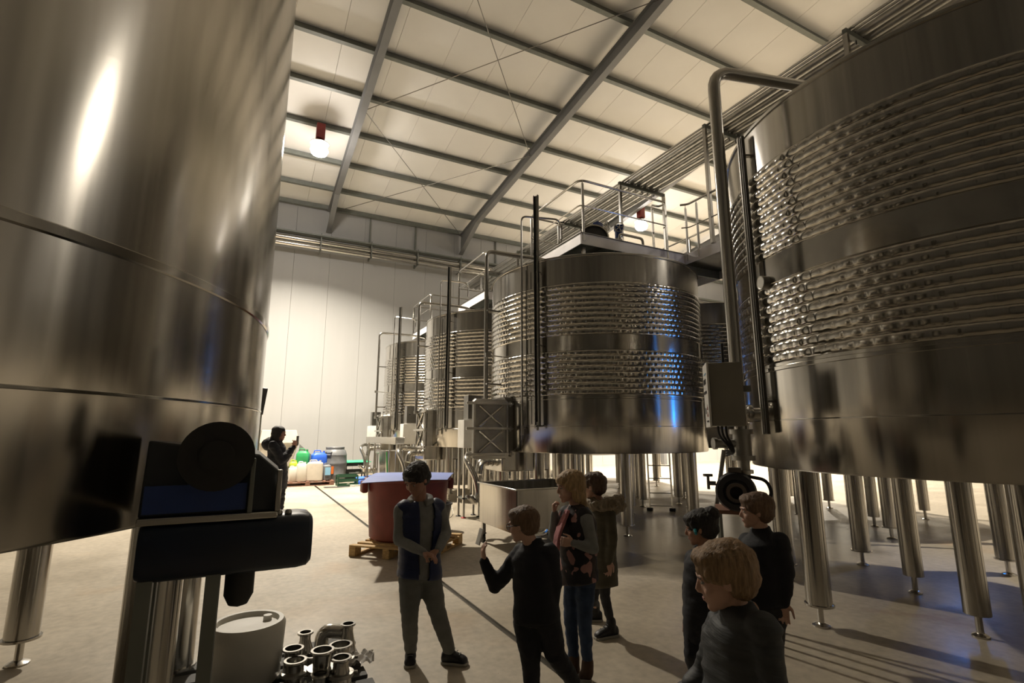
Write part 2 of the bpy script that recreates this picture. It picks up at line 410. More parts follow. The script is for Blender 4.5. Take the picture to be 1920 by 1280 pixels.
for i, y in enumerate(FY):
    t = thing('pipe_support', ['steel goal-shaped pipe support standing on the catwalk, hidden over the right-hand tank','steel goal-shaped pipe support over the right-hand tank','tall steel pipe support frame just left of the big bent pipe','steel pipe support frame above the platform of the nearest tank','steel pipe support frame behind the nearest platform','steel pipe support frame over the second tank platform','steel pipe support frame farthest down the catwalk'][i], 'support', (8.7,y,5.34), 'pipe supports on the catwalk')
    MB().bb((7.92,y-.035,PZ-.09),(9.45,y+.035,PZ)).build('crossbar', galv, t, bevel=.006)
    for x in (7.95, 9.42):
        MB().bb((x-.035,y-.035,5.34),(x+.035,y+.035,PZ-.09)).build('post', steel, t, bevel=.005)
    for x, r in ((8.35,.10),(8.57,.085),(8.78,.085),(8.98,.085),(9.17,.07)):
        MB().tube([(x-r-.012,y,PZ),(x-r-.012,y,PZ+r*2.0),(x-r*.5,y,PZ+r*2.1+.02)], .009, 6).tube([(x-r-.012,y,PZ-.09),(x-r-.012,y,PZ-.16)], .009, 6).build('pipe_clamp', black_pl, t)

# ---------------------------------------------------------------- wine tanks
R, ZB, ZT = 2.1, 1.29, 4.66
def jacket(z0, z1, rows, a0=0.0, nq=108):
    m = MB(); seg = nq*6; per = 8; n = rows*per; RR = []
    for i in range(n+1):
        fz = i/n*rows; s = abs(math.sin(PI*(fz % 1.0))) if i % per else 0.0
        row = int(min(rows-1, fz)); ring = []
        for k in range(seg):
            ph = (k/6.0 + .5*(row % 2)) % 1.0
            q = abs(math.sin(PI*ph))
            d = .004 + .017*(s**.55)*(.62+.38*q**.5)
            r = R + (d if 0 < i < n else -.004); a = 2*PI*k/seg
            ring.append(V((r*math.cos(a), r*math.sin(a), z0+(z1-z0)*i/n)))
        RR.append(ring)
    return m.rings(RR, cap=False)
def make_tank(label, smooth_shell=False):
    t = thing('wine_tank', label, 'tank', (0,0,0), 'stainless steel wine tanks')
    sh = MB().lathe([(.15,ZB-.10),(R-.06,ZB-.0),(R-.008,ZB+.0),(R,ZB+.012),(R,2.0),(R,3.0),(R,4.0),(R,ZT-.03)], seg=160, cap=False).build('shell', tank_steel, t)
    MB().lathe([(R,ZT-.045),(R+.014,ZT-.04),(R+.014,ZT-.01),(R,ZT),(R-.03,ZT),(R-.03,ZT-.045)], seg=160, cap=False).build('top_rim', steel, t)
    MB().lathe([(R+.001,2.17),(R+.008,2.175),(R+.008,2.205),(R+.001,2.21)], seg=160, cap=False).lathe([(R+.001,1.72),(R+.003,1.722),(R+.003,1.73),(R+.001,1.732)], seg=160, cap=False).build('weld_band', jacket_steel, t)
    MB().lathe([(R-.03,ZT-.03),(1.0,ZT+.14),(.4,ZT+.24),(.05,ZT+.25)], seg=64, cap=False).build('roof', dark_steel, t)
    if smooth_shell: JK = ()
    else: JK = ((3.24,4.15,10),(2.235,2.98,8))
    for j in JK: jacket(*j).build('cooling_jacket', jacket_steel, t, smooth=60)
    if not smooth_shell: MB().lathe([(R+.001,2.98),(R+.006,2.985),(R+.006,3.235),(R+.001,3.24)], seg=160, cap=False).build('smooth_band', jacket_steel, t)
    for i in range(8):
        a = math.radians(22.5+45*i); c = V((1.9*math.cos(a), 1.9*math.sin(a), 0))
        lg = MB().lathe([(.10,.17),(.10,ZB+.02)], c, 20).lathe([(.115,.165),(.115,.18)], c, 20).build('leg', tank_steel, t)
        MB().lathe([(.025,.0),(.025,.18)], c, 10).lathe([(.07,0),(.07,.012),(.03,.03)], c, 14).build('foot', steel, lg)
    for a in (0, 90, 180, 270):
        a = math.radians(a); c = V((.85*math.cos(a), .85*math.sin(a), 0))
        lg = MB().lathe([(.09,.17),(.09,ZB-.03)], c, 16).build('leg', tank_steel, t)
        MB().lathe([(.025,.0),(.025,.18)], c, 10).lathe([(.06,0),(.06,.012),(.03,.03)], c, 12).build('foot', steel, lg)
    return t
def tank_fittings(t, opened):
    # sump and drain valve under the hatch side
    MB().bb((-2.30,-.40,.96),(-1.35,.32,1.32)).build('sump', tank_steel, t, bevel=.02)
    # level gauge channel with glass tube and ruler
    gx, gy = -1.931, -1.055; n = V((gx,gy,0)).normalized(); tg = V((-n.y,n.x,0)); g = V((gx,gy,0)) + n*.02
    ga = math.atan2(n.y, n.x)
    gc = MB()
    gc.box(g+V((0,0,3.78)), (.012,.085,4.1), ga); gc.box(g+tg*.04+n*.022+V((0,0,3.78)), (.045,.007,4.1), ga); gc.box(g-tg*.04+n*.022+V((0,0,3.78)), (.045,.007,4.1), ga)
    gp = gc.build('gauge_channel', dark_steel, t, smooth=0, label='dark level gauge channel')
    MB().cyl(g+tg*.02+n*.03+V((0,0,1.75)), g+tg*.02+n*.03+V((0,0,5.80)), .011, seg=10).build('gauge_tube', steel, gp)
    v = MB().cyl(g+n*.03+V((0,0,1.66)), g+n*.03+V((0,0,1.80)), .022, seg=12); v.cyl(g-n*.10+V((0,0,1.73)), g+n*.10+V((0,0,1.73)), .016, seg=10); v.box(g+n*.03+tg*.06+V((0,0,1.72)), (.02,.09,.012), ga)
    v.build('gauge_valve', cast, gp)
    for z in (2.3, 3.1, 4.4): MB().box(g-n*.04+V((0,0,z)), (.10,.05,.02), ga).build('bracket', steel, gp)
    rn = V((-1.907,-.903,0)).normalized(); rr = rn*(R+.02); ra = math.atan2(rn.y, rn.x); rt = V((-rn.y,rn.x,0))
    rl = MB().box(rr+V((0,0,2.22)), (.006,.05,1.05), ra).build('gauge_ruler', steel, t, smooth=0)
    m = MB()
    for i in range(11): m.box(rr+rn*.005-rt*.008+V((0,0,1.75+.095*i)), (.004,.024 if i % 5 else .034,.008), ra)
    m.build('ruler_marks', black_pl, rl, smooth=0)
    # thin overflow pipe B and its valve
    b = V((-2.063,-.70,0)); bn = b.normalized()
    p = MB().tube([b+V((0,0,1.62)), b+V((0,0,5.56)), V((-1.521,-1.1,5.45)), V((-1.42,-1.0,5.40)), V((-1.42,-1.0,5.12))], .018, 10, bend=.1).build('vent_pipe', steel, t)
    MB().cyl(b+V((0,0,1.58)), b+V((0,0,1.74)), .03, seg=12).cyl(b-bn*.02+V((0,0,1.70)), b-bn*.10+V((0,0,1.70)), .012, seg=8).cyl(b+bn*.02+V((0,0,1.62)), b+bn*.02+V((0,0,1.50)), .008, seg=8).build('tap', cast, p)
    MB().tube([V((-2.02,-.79,1.75)),V((-2.02,-.79,4.5))], .009, 8).build('cable_conduit', dark_steel, t)
    # thick pump-over pipe C that bends over the rim
    c = V((-2.36,.18,0))
    pc = MB().tube([c+V((0,0,2.15)), c+V((0,0,5.13)), V((-1.25,.1,5.12)), V((-.7,0,5.05)), V((-.7,0,4.7))], .038, 14, bend=.14).build('pump_over_pipe', steel, t)
    MB().tube([c+V((.0,-.07,2.15)), c+V((0,-.07,4.2))], .014, 8).build('cable_conduit', dark_steel, t)
    for z in (2.5,3.9): MB().bb(c+V((-.02,-.09,z)), c+V((.3,.05,z+.03))).build('bracket', steel, pc)
    MB().cyl(c+V((0,0,2.12)), c+V((0,0,2.2)), .055, seg=16).build('clamp', cast, pc)
    # sample tap with cable on the side
    MB().cyl((-2.12,-.02,3.02),(-2.40,-.1,3.02), .012, seg=8).bb((-2.5,-.13,2.98),(-2.40,-.09,3.06)).build('thermometer', cast, t)
    # hatch neck, frame, door
    nk = MB()
    prof = [(.36,.50),(.31,.55),(-.31,.55),(-.36,.50),(-.36,-.50),(-.31,-.55),(.31,-.55),(.36,-.50)]
    nk.ext([(y,z+1.70) for y, z in prof], (-1.98,0,0), (-2.22,0,0), (0,1,0), (0,0,1))
    hn = nk.build('hatch_neck', cast if not opened else dark_steel, t, bevel=.01)
    door = MB()
    if opened: Q = Matrix.Translation((-2.24,-.37,1.70)) @ Matrix.Rotation(math.radians(0), 4, 'Z')
    # door is modelled in (u along width, w depth, z); mapped by f
    if opened: fm = lambda u, w_, z: V((-2.20-(u+.36)*.93, -.40-w_, 1.69+z*.93))
    else: fm = lambda u, w_, z: V((-2.235-w_, u, 1.70+z))
    def dbox(m, a, b):
        vs = []
        for x in (a[0], b[0]):
            for y in (a[1], b[1]):
                for z in (a[2], b[2]): vs.append(fm(x,y,z))
        m.add(vs, [(0,1,3,2),(4,6,7,5),(0,4,5,1),(2,3,7,6),(0,2,6,4),(1,5,7,3)])
    m = MB(); n_ = 8
    m.rings([[fm(y*s_, w_, z*s_) for y, z in prof] for w_, s_ in ((0,1.0),(.02,1.0),(.035,.97))])
    dp = m.build('hatch_door', cast, t, label='steel hatch door with X braces' + (', swung open' if opened else ''))
    m = MB(); m.rings([[fm(y*s_, w_, z*s_) for y, z in prof] for w_, s_ in ((.02,.99),(.06,.98),(.06,.88),(.03,.86))], cap=False)
    m.build('door_rim', steel, dp)
    for z in (.46, .0, -.46):
        m = MB(); dbox(m, (-.36,.05,z-.02), (.50,.085,z+.03)); m.build('clamp_bar', steel, dp, bevel=.006)
    for zc in (.23, -.23):
        m = MB()
        for sgn in (1, -1):
            a = fm(-.24, .055, zc-.19*sgn); b_ = fm(.24, .055, zc+.19*sgn); m.tube([a, b_], .022, 6)
        m.build('x_brace', steel, dp)
    for z in (.46, -.0, -.46):
        m = MB(); m.tube([fm(-.36,.03,z), fm(-.42,.05,z), fm(-.42,.10,z)], .02, 8, bend=.02); m.cyl(fm(-.42,.02,z-.05), fm(-.42,.02,z+.05), .018, seg=8); m.build('hinge', cast, dp)
    # drain valves and elbows under the hatch
    e = MB().tube([(-2.28,-.1,1.12),(-2.45,-.12,1.14),(-2.62,-.2,1.12),(-2.66,-.24,.92)], .068, 18, bend=.12)
    va = e.build('drain_elbow', steel, t)
    m = MB()
    for pth in (((-2.34,-.1,1.13),(-2.37,-.1,1.13)), ((-2.45,-.12,1.135),(-2.48,-.13,1.135))): m.cyl(pth[0], pth[1], .085, seg=20)
    m.ell((-2.41,-.11,1.135), (.06,.06,.06)); m.cyl((-2.41,-.11,1.135),(-2.41,-.11,1.26), .018, seg=8); m.tube([(-2.41,-.11,1.26),(-2.55,-.2,1.29)], .012, 8)
    m.build('valve', cast, va)
    s2 = MB().tube([(-2.25,.2,1.22),(-2.72,.1,1.26),(-2.92,-.28,1.18),(-2.80,-.46,.86),(-2.78,-.52,.62),(-2.86,-.56,.50),(-2.95,-.56,.60)], .050, 18, bend=.13).build('transfer_pipe', steel, t)
    MB().cyl((-2.96,-.56,.585),(-2.95,-.56,.62), .065, seg=18).cyl((-2.60,.14,1.25),(-2.63,.13,1.25), .07, seg=18).build('clamp', cast, s2)

tpos = [((6.25,8.5,0), True, 'large wine tank in front, with open hatch door and wheeled cart below it'),
        ((6.25,12.95,0), False, 'second wine tank of the left row, partly behind the nearest one'),
        ((6.25,17.7,0), False, 'farthest wine tank of the left row, against the white wall')]
base = make_tank('x')
index_kids()
plain = [((10.8,9.9,0), 'dark wine tank with blue sheen seen behind the control box'), ((10.8,14.35,0), 'wine tank of the rear row, its legs seen beneath the second tank'),
         ((10.8,18.8,0), 'last wine tank of the rear row, near the back wall'), ((10.8,5.45,0), 'wine tank of the rear row hidden behind the right-hand tank'),
         ((6.22,2.24,0), 'wine tank at the right edge, close to the pump'),]
sm = make_tank('smooth-walled wine tank rising at the left edge, close to the camera', True); sm.location = (-2.04,3.35,0)
for p, l in plain: dup(base, p, 0, l)
for p, op, l in tpos:
    t = dup(base, p, 0, l)
    t.location = (0,0,0)
    tank_fittings(t, op); t.location = p
for ch in list(KIDS.get(base.name, [])):
    for g in KIDS.get(ch.name, []): bpy.data.objects.remove(g)
    bpy.data.objects.remove(ch)
bpy.data.objects.remove(base)

# ---------------------------------------------------------------- catwalks and platforms
DZ0, DZ1 = 5.12, 5.34
def rail_post(x, y, t, z0=DZ0+.06, z1=6.36, w=.05):
    p = MB().bb((x-w/2,y-.012,z0),(x+w/2,y+.012,z1)).cyl((x,y,z1-.02),(x,y,z1+.06), .009, seg=8).build('post', steel, t, bevel=.003, seg=1)
def platform(ty, label, last=False):
    xa, xb, ya, yb = 5.3, 7.93, ty-1.0, ty+.95
    t = thing('access_platform', label, 'platform', (xa, ya, DZ1), 'platforms over the left row of tanks')
    MB().bb((xa+.02,ya+.02,DZ1-.04),(xb,yb-.02,DZ1-.005)).build('deck', dark_steel, t, smooth=0)
    for a, b in (((xa,ya-.004,DZ0),(xb,ya+.012,DZ1)), ((xa-.004,ya+.012,DZ0),(xa+.012,yb-.012,DZ1)), ((xa,yb-.012,DZ0),(xb,yb+.004,DZ1))):
        MB().bb(a, b).build('fascia', fascia_steel, t, bevel=.004, seg=1)
    for a, b in (((xa-.02,ya-.025,DZ1),(xb,ya+.03,DZ1+.012)), ((xa-.025,ya+.03,DZ1),(xa+.03,yb,DZ1+.012))):
        MB().bb(a, b).build('edge_strip', dark_steel, t, smooth=0)
    for i in range(5): MB().bb((xa+.3+.5*i,ya+.02,DZ0),(xa+.36+.5*i,yb-.02,DZ1-.04)).build('joist', galv, t, smooth=0)
    for x, y in ((xa+.15,ya+.15),(xa+.15,yb-.15),(xb-.3,ya+.15),(xb-.3,yb-.15)):
        MB().bb((x-.03,y-.03,4.72),(x+.03,y+.03,DZ0)).build('support_leg', steel, t, smooth=0)
    zr, zm = 6.42, 5.90
    MB().tube([(xa+.9,yb+.0,zr),(xa,yb,zr),(xa,ya,zr),(xb-.42,ya,zr),(xb-.42,ya+.22,zr),(xb-.62,ya+.22,zr)], .023, 12, bend=.16).build('handrail', steel, t)
    MB().tube([(xa+.9,yb+.0,zm),(xa,yb,zm),(xa,ya,zm),(xb-.42,ya,zm),(xb-.42,ya+.12,zm)], .014, 10, bend=.10).build('mid_rail', steel, t)
    for x, y in ((xa+.06,ya),(xb-.46,ya),(xa,yb-.06),(xa+.75,yb)): rail_post(x, y, t)
    rail_post(xb-.62, ya+.22, t)
    MB().tube([(xa+1.0,ya+.1,DZ1),(xa+1.0,ya+.1,DZ1+.20),(xa+1.6,ya+.1,DZ1+.20),(xa+1.6,ya+.1,DZ1)], .028, 10, bend=.08).build('grab_loop', steel, t)
    # manway on the tank top with its lid standing open
    mw = thing('manway_lid', {8.5:'round black manway lid standing open on the nearest platform',12.95:'round manway lid standing on the second tank platform',17.7:'round manway lid standing on the farthest tank platform'}[ty], 'lid', (6.1,ty-.35,DZ1), 'manway lids on the platforms')
    M = Matrix.Rotation(math.radians(80), 3, 'X') @ Matrix.Rotation(0, 3, 'Z'); M = Matrix.Rotation(math.radians(-25), 3, 'Z') @ M
    MB().lathe([(.01,.03),(.22,.02),(.27,0),(.27,-.03),(.22,-.05),(.01,-.05)], (6.1,ty-.35,DZ1+.28), 32, M).build('lid_disc', black_rub, mw)
    MB().lathe([(.272,-.02),(.30,-.02),(.30,.03),(.272,.03)], (6.1,ty-.35,DZ1+.28), 32, M, cap=False).build('lid_ring', steel, mw)
platform(8.5, 'railed steel platform over the nearest wine tank')
platform(12.95, 'railed steel platform over the second wine tank')
platform(17.7, 'railed steel platform over the farthest wine tank')
t = thing('catwalk', 'long steel catwalk between the two rows of tanks, under the pipe bundle', 'catwalk', (8.7,9,DZ1))
xa, xb, ya, yb = 7.95, 9.45, -1.9, 19.6
MB().bb((xa+.02,ya,DZ1-.04),(xb-.02,yb,DZ1-.005)).build('deck', dark_steel, t, smooth=0)
for x in (xa, xb-.014): MB().bb((x,ya,DZ0),(x+.014,yb,DZ1)).build('fascia', fascia_steel, t, smooth=0)
for i in range(14): MB().bb((xa+.014,ya+.8+1.5*i,DZ0),(xb-.014,ya+.86+1.5*i,DZ1-.04)).build('joist', galv, t, smooth=0)
MB().tube([(xa-.10,7.45,6.42),(xa+.02,7.35,6.42),(xa+.02,7.1,6.42),(xa+.02,ya+.1,6.42)], .023, 12, bend=.12).build('handrail', steel, t)
MB().tube([(xa-.10,7.45,5.9),(xa+.02,7.35,5.9),(xa+.02,7.1,5.9),(xa+.02,ya+.1,5.9)], .013, 10, bend=.1).build('mid_rail', steel, t)
for a, b in ((9.5,11.9),(13.95,16.65)):
    for z, r in ((6.42,.023),(5.9,.013)): MB().tube([(xa+.02,a,z),(xa+.02,b,z)], r, 10).build('handrail' if z > 6 else 'mid_rail', steel, t)
    rail_post(xa+.03, a+.1, t); rail_post(xa+.03, b-.1, t)
for z, r in ((6.42,.023),(5.9,.013)): MB().tube([(xb-.03,ya+.1,z),(xb-.03,yb-.1,z)], r, 10).build('handrail' if z > 6 else 'mid_rail', steel, t)
for i in range(9): rail_post(xb-.03, ya+.6+2.5*i, t)
for y in (7.42, 7.12, 5.6, 3.2, 1.0): rail_post(xa+.02, y, t)
# blue motor valves on the nearest platform
def motor_valve(c, rz, label):
    t = thing('motor_valve', label, 'valve', c, 'blue valves on the nearest platform'); c = V(c)
    M = Matrix.Rotation(rz, 3, 'Z')
    MB().cyl(c, c+V((0,0,.22)), .07, seg=16).cyl(c, c+V((0,0,.03)), .12, seg=16).cyl(c+V((0,0,.2)), c+V((0,0,.23)), .11, seg=16).build('valve_body', steel, t)
    MB().cyl(c+V((0,0,.23)), c+V((0,0,.46)), .085, seg=16).box(c+V((0,0,.50)), (.2,.14,.12), M).build('actuator', blue_paint, t, bevel=.01)
    hc = c + M @ V((.0,-.24,.42)); d = M @ V((0,-1,0))
    MB().cyl(c+V((0,0,.42)), hc, .014, seg=8).build('stem', steel, t)
    m = MB(); a = d.orthogonal().normalized(); b = d.cross(a)
    ring = [hc+(a*math.cos(k*PI/10)+b*math.sin(k*PI/10))*.105 for k in range(21)]
    m.tube(ring, .010, 8)
    for k in range(5): m.cyl(hc, hc+(a*math.cos(k*PI*.4)+b*math.sin(k*PI*.4))*.105, .007, seg=6)
    m.build('handwheel', steel, t)
motor_valve((6.65,8.75,DZ1+.38), math.radians(20), 'blue valve with handwheel, left of two on the nearest platform')
motor_valve((7.15,8.65,DZ1+.38), math.radians(-35), 'blue valve with handwheel, right of two on the nearest platform')
t = thing('valve_stand', 'low steel stand under the two blue valves', 'stand', (6.9,8.7,DZ1))
MB().bb((6.45,8.5,DZ1+.34),(7.35,8.9,DZ1+.38)).build('top_plate', galv, t, smooth=0)
for x in (6.5,7.3):
    for y in (8.55,8.85): MB().bb((x-.02,y-.02,DZ1),(x+.02,y+.02,DZ1+.34)).build('leg', galv, t, smooth=0)

# ---------------------------------------------------------------- by the tank fronts
def control_stand(dy, label):
    x, y = 4.02, 9.75+dy
    t = thing('control_stand', label, 'cabinet', (x,y,0), 'control stands beside the hatches')
    for a, b in ((-.16,-.14),(.16,-.14),(-.16,.14),(.16,.14)):
        lg = MB().bb((x+a-.02,y+b-.02,.02),(x+a+.02,y+b+.02,1.33)).build('leg', steel, t, smooth=0)
        MB().lathe([(.05,0),(.05,.012),(.02,.025)], (x+a,y+b,0), 14).build('foot', red_pl if (a < 0 and b < 0 and dy == 0) else black_rub, lg, label='red foot' if (a < 0 and b < 0 and dy == 0) else None)
    MB().bb((x-.19,y-.17,1.33),(x+.19,y+.17,1.88)).build('junction_box', label_w, t, bevel=.006)
    MB().bb((x-.18,y-.16,.35),(x+.18,y+.16,.38)).build('shelf', galv, t, smooth=0)
    bx = MB().bb((x-.10,y-.16,1.90),(x+.20,y+.10,2.38)).build('control_box', dark_steel, t, bevel=.008)
    MB().cyl((x-.02,y-.165,2.14),(x-.02,y-.185,2.14), .018, seg=12).build('button', black_pl, bx)
control_stand(0, 'control box on a stand with one red foot, behind the open hatch door')
control_stand(4.5, 'dark control box on a stand beside the second tank hatch')
control_stand(9.0, 'dark control box on a stand beside the farthest tank hatch')
t = thing('launder', 'steel trough on legs running between the second and farthest tanks', 'trough', (3.45,14.7,1.3))
m = MB(); ym_ = 14.75
m.bb((3.33,12.95,1.34),(3.57,16.55,1.355)); m.build('trough_floor', steel, t, smooth=0)
for x in (3.33, 3.56): MB().bb((x,12.95,1.355),(x+.012,16.55,1.52)).build('trough_side', steel, t, bevel=.004, seg=1)
for y in (13.6, 16.2):
    for x in (3.36, 3.54): MB().bb((x-.02,y-.02,0),(x+.02,y+.02,1.34)).build('leg', steel, t, smooth=0)
t = thing('steel_bin', 'grey steel box bin on short legs behind the trough', 'bin', (4.2,16.2,0))
m = MB(); m.rings([[V((3.75,15.5,.25)),V((4.55,15.5,.25)),V((4.55,16.3,.25)),V((3.75,16.3,.25))],[V((3.7,15.45,1.12)),V((4.6,15.45,1.12)),V((4.6,16.35,1.12)),V((3.7,16.35,1.12))]]); m.build('body', tank_steel, t, bevel=.02)
for x in (3.82,4.48):
    for y in (15.57,16.23): MB().bb((x-.03,y-.03,0),(x+.03,y+.03,.25)).build('leg', steel, t, smooth=0)
o = MB().tube([(3.62,15.0,1.10),(3.66,15.02,.6),(3.70,14.9,.2),(3.9,14.7,.022),(4.3,14.2,.022)], .02, 8, bend=.1).build('hose', green_pl); tag(o, 'thin green hose hanging behind the steel trough', 'hose')
o = MB().tube([(3.0,17.0,.02),(3.3,16.9,.02),(3.5,17.2,.02),(3.2,17.5,.02),(2.9,17.3,.02),(3.1,16.8,.02)], .02, 8, bend=.15).build('hose', cream_pl); tag(o, 'pale hose curled on the floor under the farthest hatch', 'hose')
# stairs behind the second tank
t = thing('steel_stairs', 'steel stair flight seen beneath the second tank', 'stairs', (8.7,15.5,0))
sx0, sz0, sx1 = 6.7, 1.12, 8.6
for y in (15.55, 16.25):
    MB().rings([[V((sx0,y,sz0-.1)),V((sx0,y+.03,sz0-.1)),V((sx0,y+.03,sz0+.1)),V((sx0,y,sz0+.1))],[V((sx1,y,0.0)),V((sx1,y+.03,0.0)),V((sx1,y+.03,.2)),V((sx1,y,.2))]]).build('stringer', dark_steel, t, smooth=0)
for i in range(7):
    u = (i+.5)/7; MB().bb((sx0+(sx1-sx0)*u-.12,15.58,sz0*(1-u)),(sx0+(sx1-sx0)*u+.12,16.25,sz0*(1-u)+.03)).build('tread', galv, t, smooth=0)

# wheeled stainless cart under the hatch
t = thing('wheeled_cart', 'open stainless steel cart on castors under the open hatch', 'cart', (3.8,6.9,0))
x0, x1, y0, y1, z0, z1 = 3.24, 4.5, 6.2, 7.42, .30, .86
m = MB()
def wallq(a, b): m.rings([[V((a[0],a[1],z0)),V((b[0],b[1],z0)),V((b[0],b[1],z0+.001)),V((a[0],a[1],z0+.001))]])
m = MB()
for (a, b) in (((x0,y0,z0),(x0+.012,y1,z1)), ((x1-.012,y0,z0),(x1,y1,z1)), ((x0,y0,z0),(x1,y0+.012,z1)), ((x0,y1-.012,z0),(x1,y1,z1)), ((x0,y0,z0),(x1,y1,z0+.012))): m.bb(a, b)
m.build('tub', tank_steel, t, smooth=0)
m = MB()
for a, b in (((x0-.03,y0-.03),(x1+.03,y0+.012)), ((x0-.03,y1-.012),(x1+.03,y1+.03)), ((x0-.03,y0),(x0+.012,y1)), ((x1-.012,y0),(x1+.03,y1))): m.bb((*a,z1), (*b,z1+.022))
m.build('rolled_rim', steel, t, bevel=.008)
MB().ell((3.9,6.85,.32), (.5,.45,.07), seg=20).build('pomace', pm('grape_pomace', (.03,.015,.02), .8, 0, .4, 30, .6, 60), t)
for x in (x0+.05, x1-.05):
    for y in (y0+.05, y1-.05):
        lg = MB().bb((x-.025,y-.025,.14),(x+.025,y+.025,z0)).bb((x-.035,y-.035,.13),(x+.035,y+.035,.145)).build('leg', tank_steel, t, smooth=0)
        MB().cyl((x-.02,y+.02,.06),(x+.02,y+.02,.06), .06, seg=20).bb((x-.03,y-.01,.05),(x-.024,y+.03,.14)).bb((x+.024,y-.01,.05),(x+.03,y+.03,.14)).build('castor', black_rub, lg)
MB().tube([(x0+.15,y0-.12,.30),(x0+.35,y0-.10,.30),(x0+.45,y0,.32)], .03, 10, bend=.05).cyl((x0+.12,y0-.12,.30),(x0+.16,y0-.12,.30), .055, seg=18).build('drain_spout', steel, t)

# tub on a pallet with a blue sheet
def pallet(cx, cy, rz, m_, name, label, L=1.2, W=1.1, nb=7, H=.144, group=None, z=0):
    t = thing(name, label, 'pallet', (cx,cy,z), group); M = Matrix.Rotation(rz, 3, 'Z'); c = V((cx,cy,z))
    def B(nm, p, d): MB().box(c+M@V(p), d, M).build(nm, m_, t, bevel=.004, seg=1, smooth=0)
    bw = .10
    for i in range(nb): B('board', (-L/2+bw/2+(L-bw)*i/(nb-1), 0, H-.011), (bw, W, .022))
    for y in (-W/2+.05, 0, W/2-.05):
        B('stringer', (0,y,H-.033), (L,.10,.022)); B('board', (0,y,.011), (L,.10,.022))
        for x in (-L/2+.07, 0, L/2-.07): B('block', (x,y,(H-.022)/2), (.14,.10,H-.066))
    return t
pallet(2.16, 7.42, math.radians(45), wood, 'wooden_pallet', 'pale wooden pallet under the dark red tub', 1.22, 1.12)
tc_ = V((2.18,7.62,.145))
tt = thing('harvest_tub', 'dark red plastic tub on a wooden pallet, under a blue sheet', 'tub', tc_)
MB().lathe([(.02,0),(.50,.0),(.53,.03),(.55,.35),(.585,.78),(.62,.79),(.63,.83),(.60,.84),(.575,.80),(.53,.30),(.50,.04),(.02,.03)], tc_, 56, cap=False).build('tub_wall', tub_red, tt)
MB().bb(tc_+V((.60,-.09,.64)), tc_+V((.68,.09,.80))).build('lug', tub_red, tt, bevel=.02)
MB().bb(tc_+V((-.68,-.09,.64)), tc_+V((-.60,.09,.80))).build('lug', tub_red, tt, bevel=.02)
P4 = [(1.36,6.93),(2.47,6.75),(3.0,7.92),(1.93,8.56)]
m = MB(); N_ = 16; top, bot = [], []
def q4(u, v):
    a = V(P4[0]).lerp(V(P4[1]), u); b = V(P4[3]).lerp(V(P4[2]), u); return a.lerp(b, v)
vs = []
for i in range(N_+1):
    for j in range(N_+1):
        p = q4(i/N_, j/N_); r = (p - V((tc_.x,tc_.y))).length
        z = 1.000 + .004*math.sin(3*p.x+2*p.y) - .05*max(0, r-.66)**1.2
        vs.append((p.x, p.y, z))
n1 = len(vs); vs += [(x, y, z-.006) for x, y, z in vs]; fs = []
g = lambda i, j: i*(N_+1)+j
for i in range(N_):
    for j in range(N_):
        fs.append((g(i,j),g(i+1,j),g(i+1,j+1),g(i,j+1))); fs.append((n1+g(i,j),n1+g(i,j+1),n1+g(i+1,j+1),n1+g(i+1,j)))
ed = [g(i,0) for i in range(N_)]+[g(N_,j) for j in range(N_)]+[g(i,N_) for i in range(N_,0,-1)]+[g(0,j) for j in range(N_,0,-1)]
for a, b in zip(ed, ed[1:]+ed[:1]): fs.append((a, b, b+n1, a+n1))
o = m.add(vs, fs).build('plastic_sheet', blue_sheet, smooth=60); tag(o, 'blue rectangular sheet laid over the dark red tub', 'sheet')
bk = thing('bucket', 'black tapered bucket on the floor beside the dark red tub', 'bucket', (3.02,8.65,0))
MB().lathe([(.01,.01),(.15,.0),(.22,.42),(.235,.42),(.235,.44),(.21,.44),(.14,.03),(.01,.03)], (3.02,8.65,0), 32, cap=False).build('bucket_wall', black_pl, bk)
MB().tube([(3.24,8.65,.40),(3.2,8.4,.25),(3.02,8.33,.2),(2.84,8.4,.25),(2.8,8.65,.40)], .006, 6, bend=.1).build('handle', steel, bk)

# short aluminium ladder under the nearest tank
t = thing('stepladder', 'short aluminium ladder standing under the nearest tank', 'ladder', (7.95,8.6,0))
a, b = V((7.76,8.72,0)), V((8.13,8.44,0)); bk_ = V((.12,.15,0))
for p in (a, b): MB().tube([p+V((0,0,.04)), p+V((0,0,1.2))+bk_*.6], .018, 4).build('rail', steel, t, smooth=0)
for z in (.10,.36,.66,.93): MB().tube([a+V((0,0,z))+bk_*.6*z/1.2, b+V((0,0,z))+bk_*.6*z/1.2], .014, 4).build('rung', steel, t, smooth=0)
for p in (a, b): MB().box(p+V((0,0,.03)), (.09,.12,.06), .6).build('foot', black_rub, t, bevel=.01)
# blue sheet hanging far behind the legs
o = MB().box((10.95,20.95,.95), (.7,.02,1.2)).build('tarp', blue_pl, smooth=0); tag(o, 'small blue panel standing on the floor against the far wall, seen between tank legs', 'panel'); o.location.z = -.34

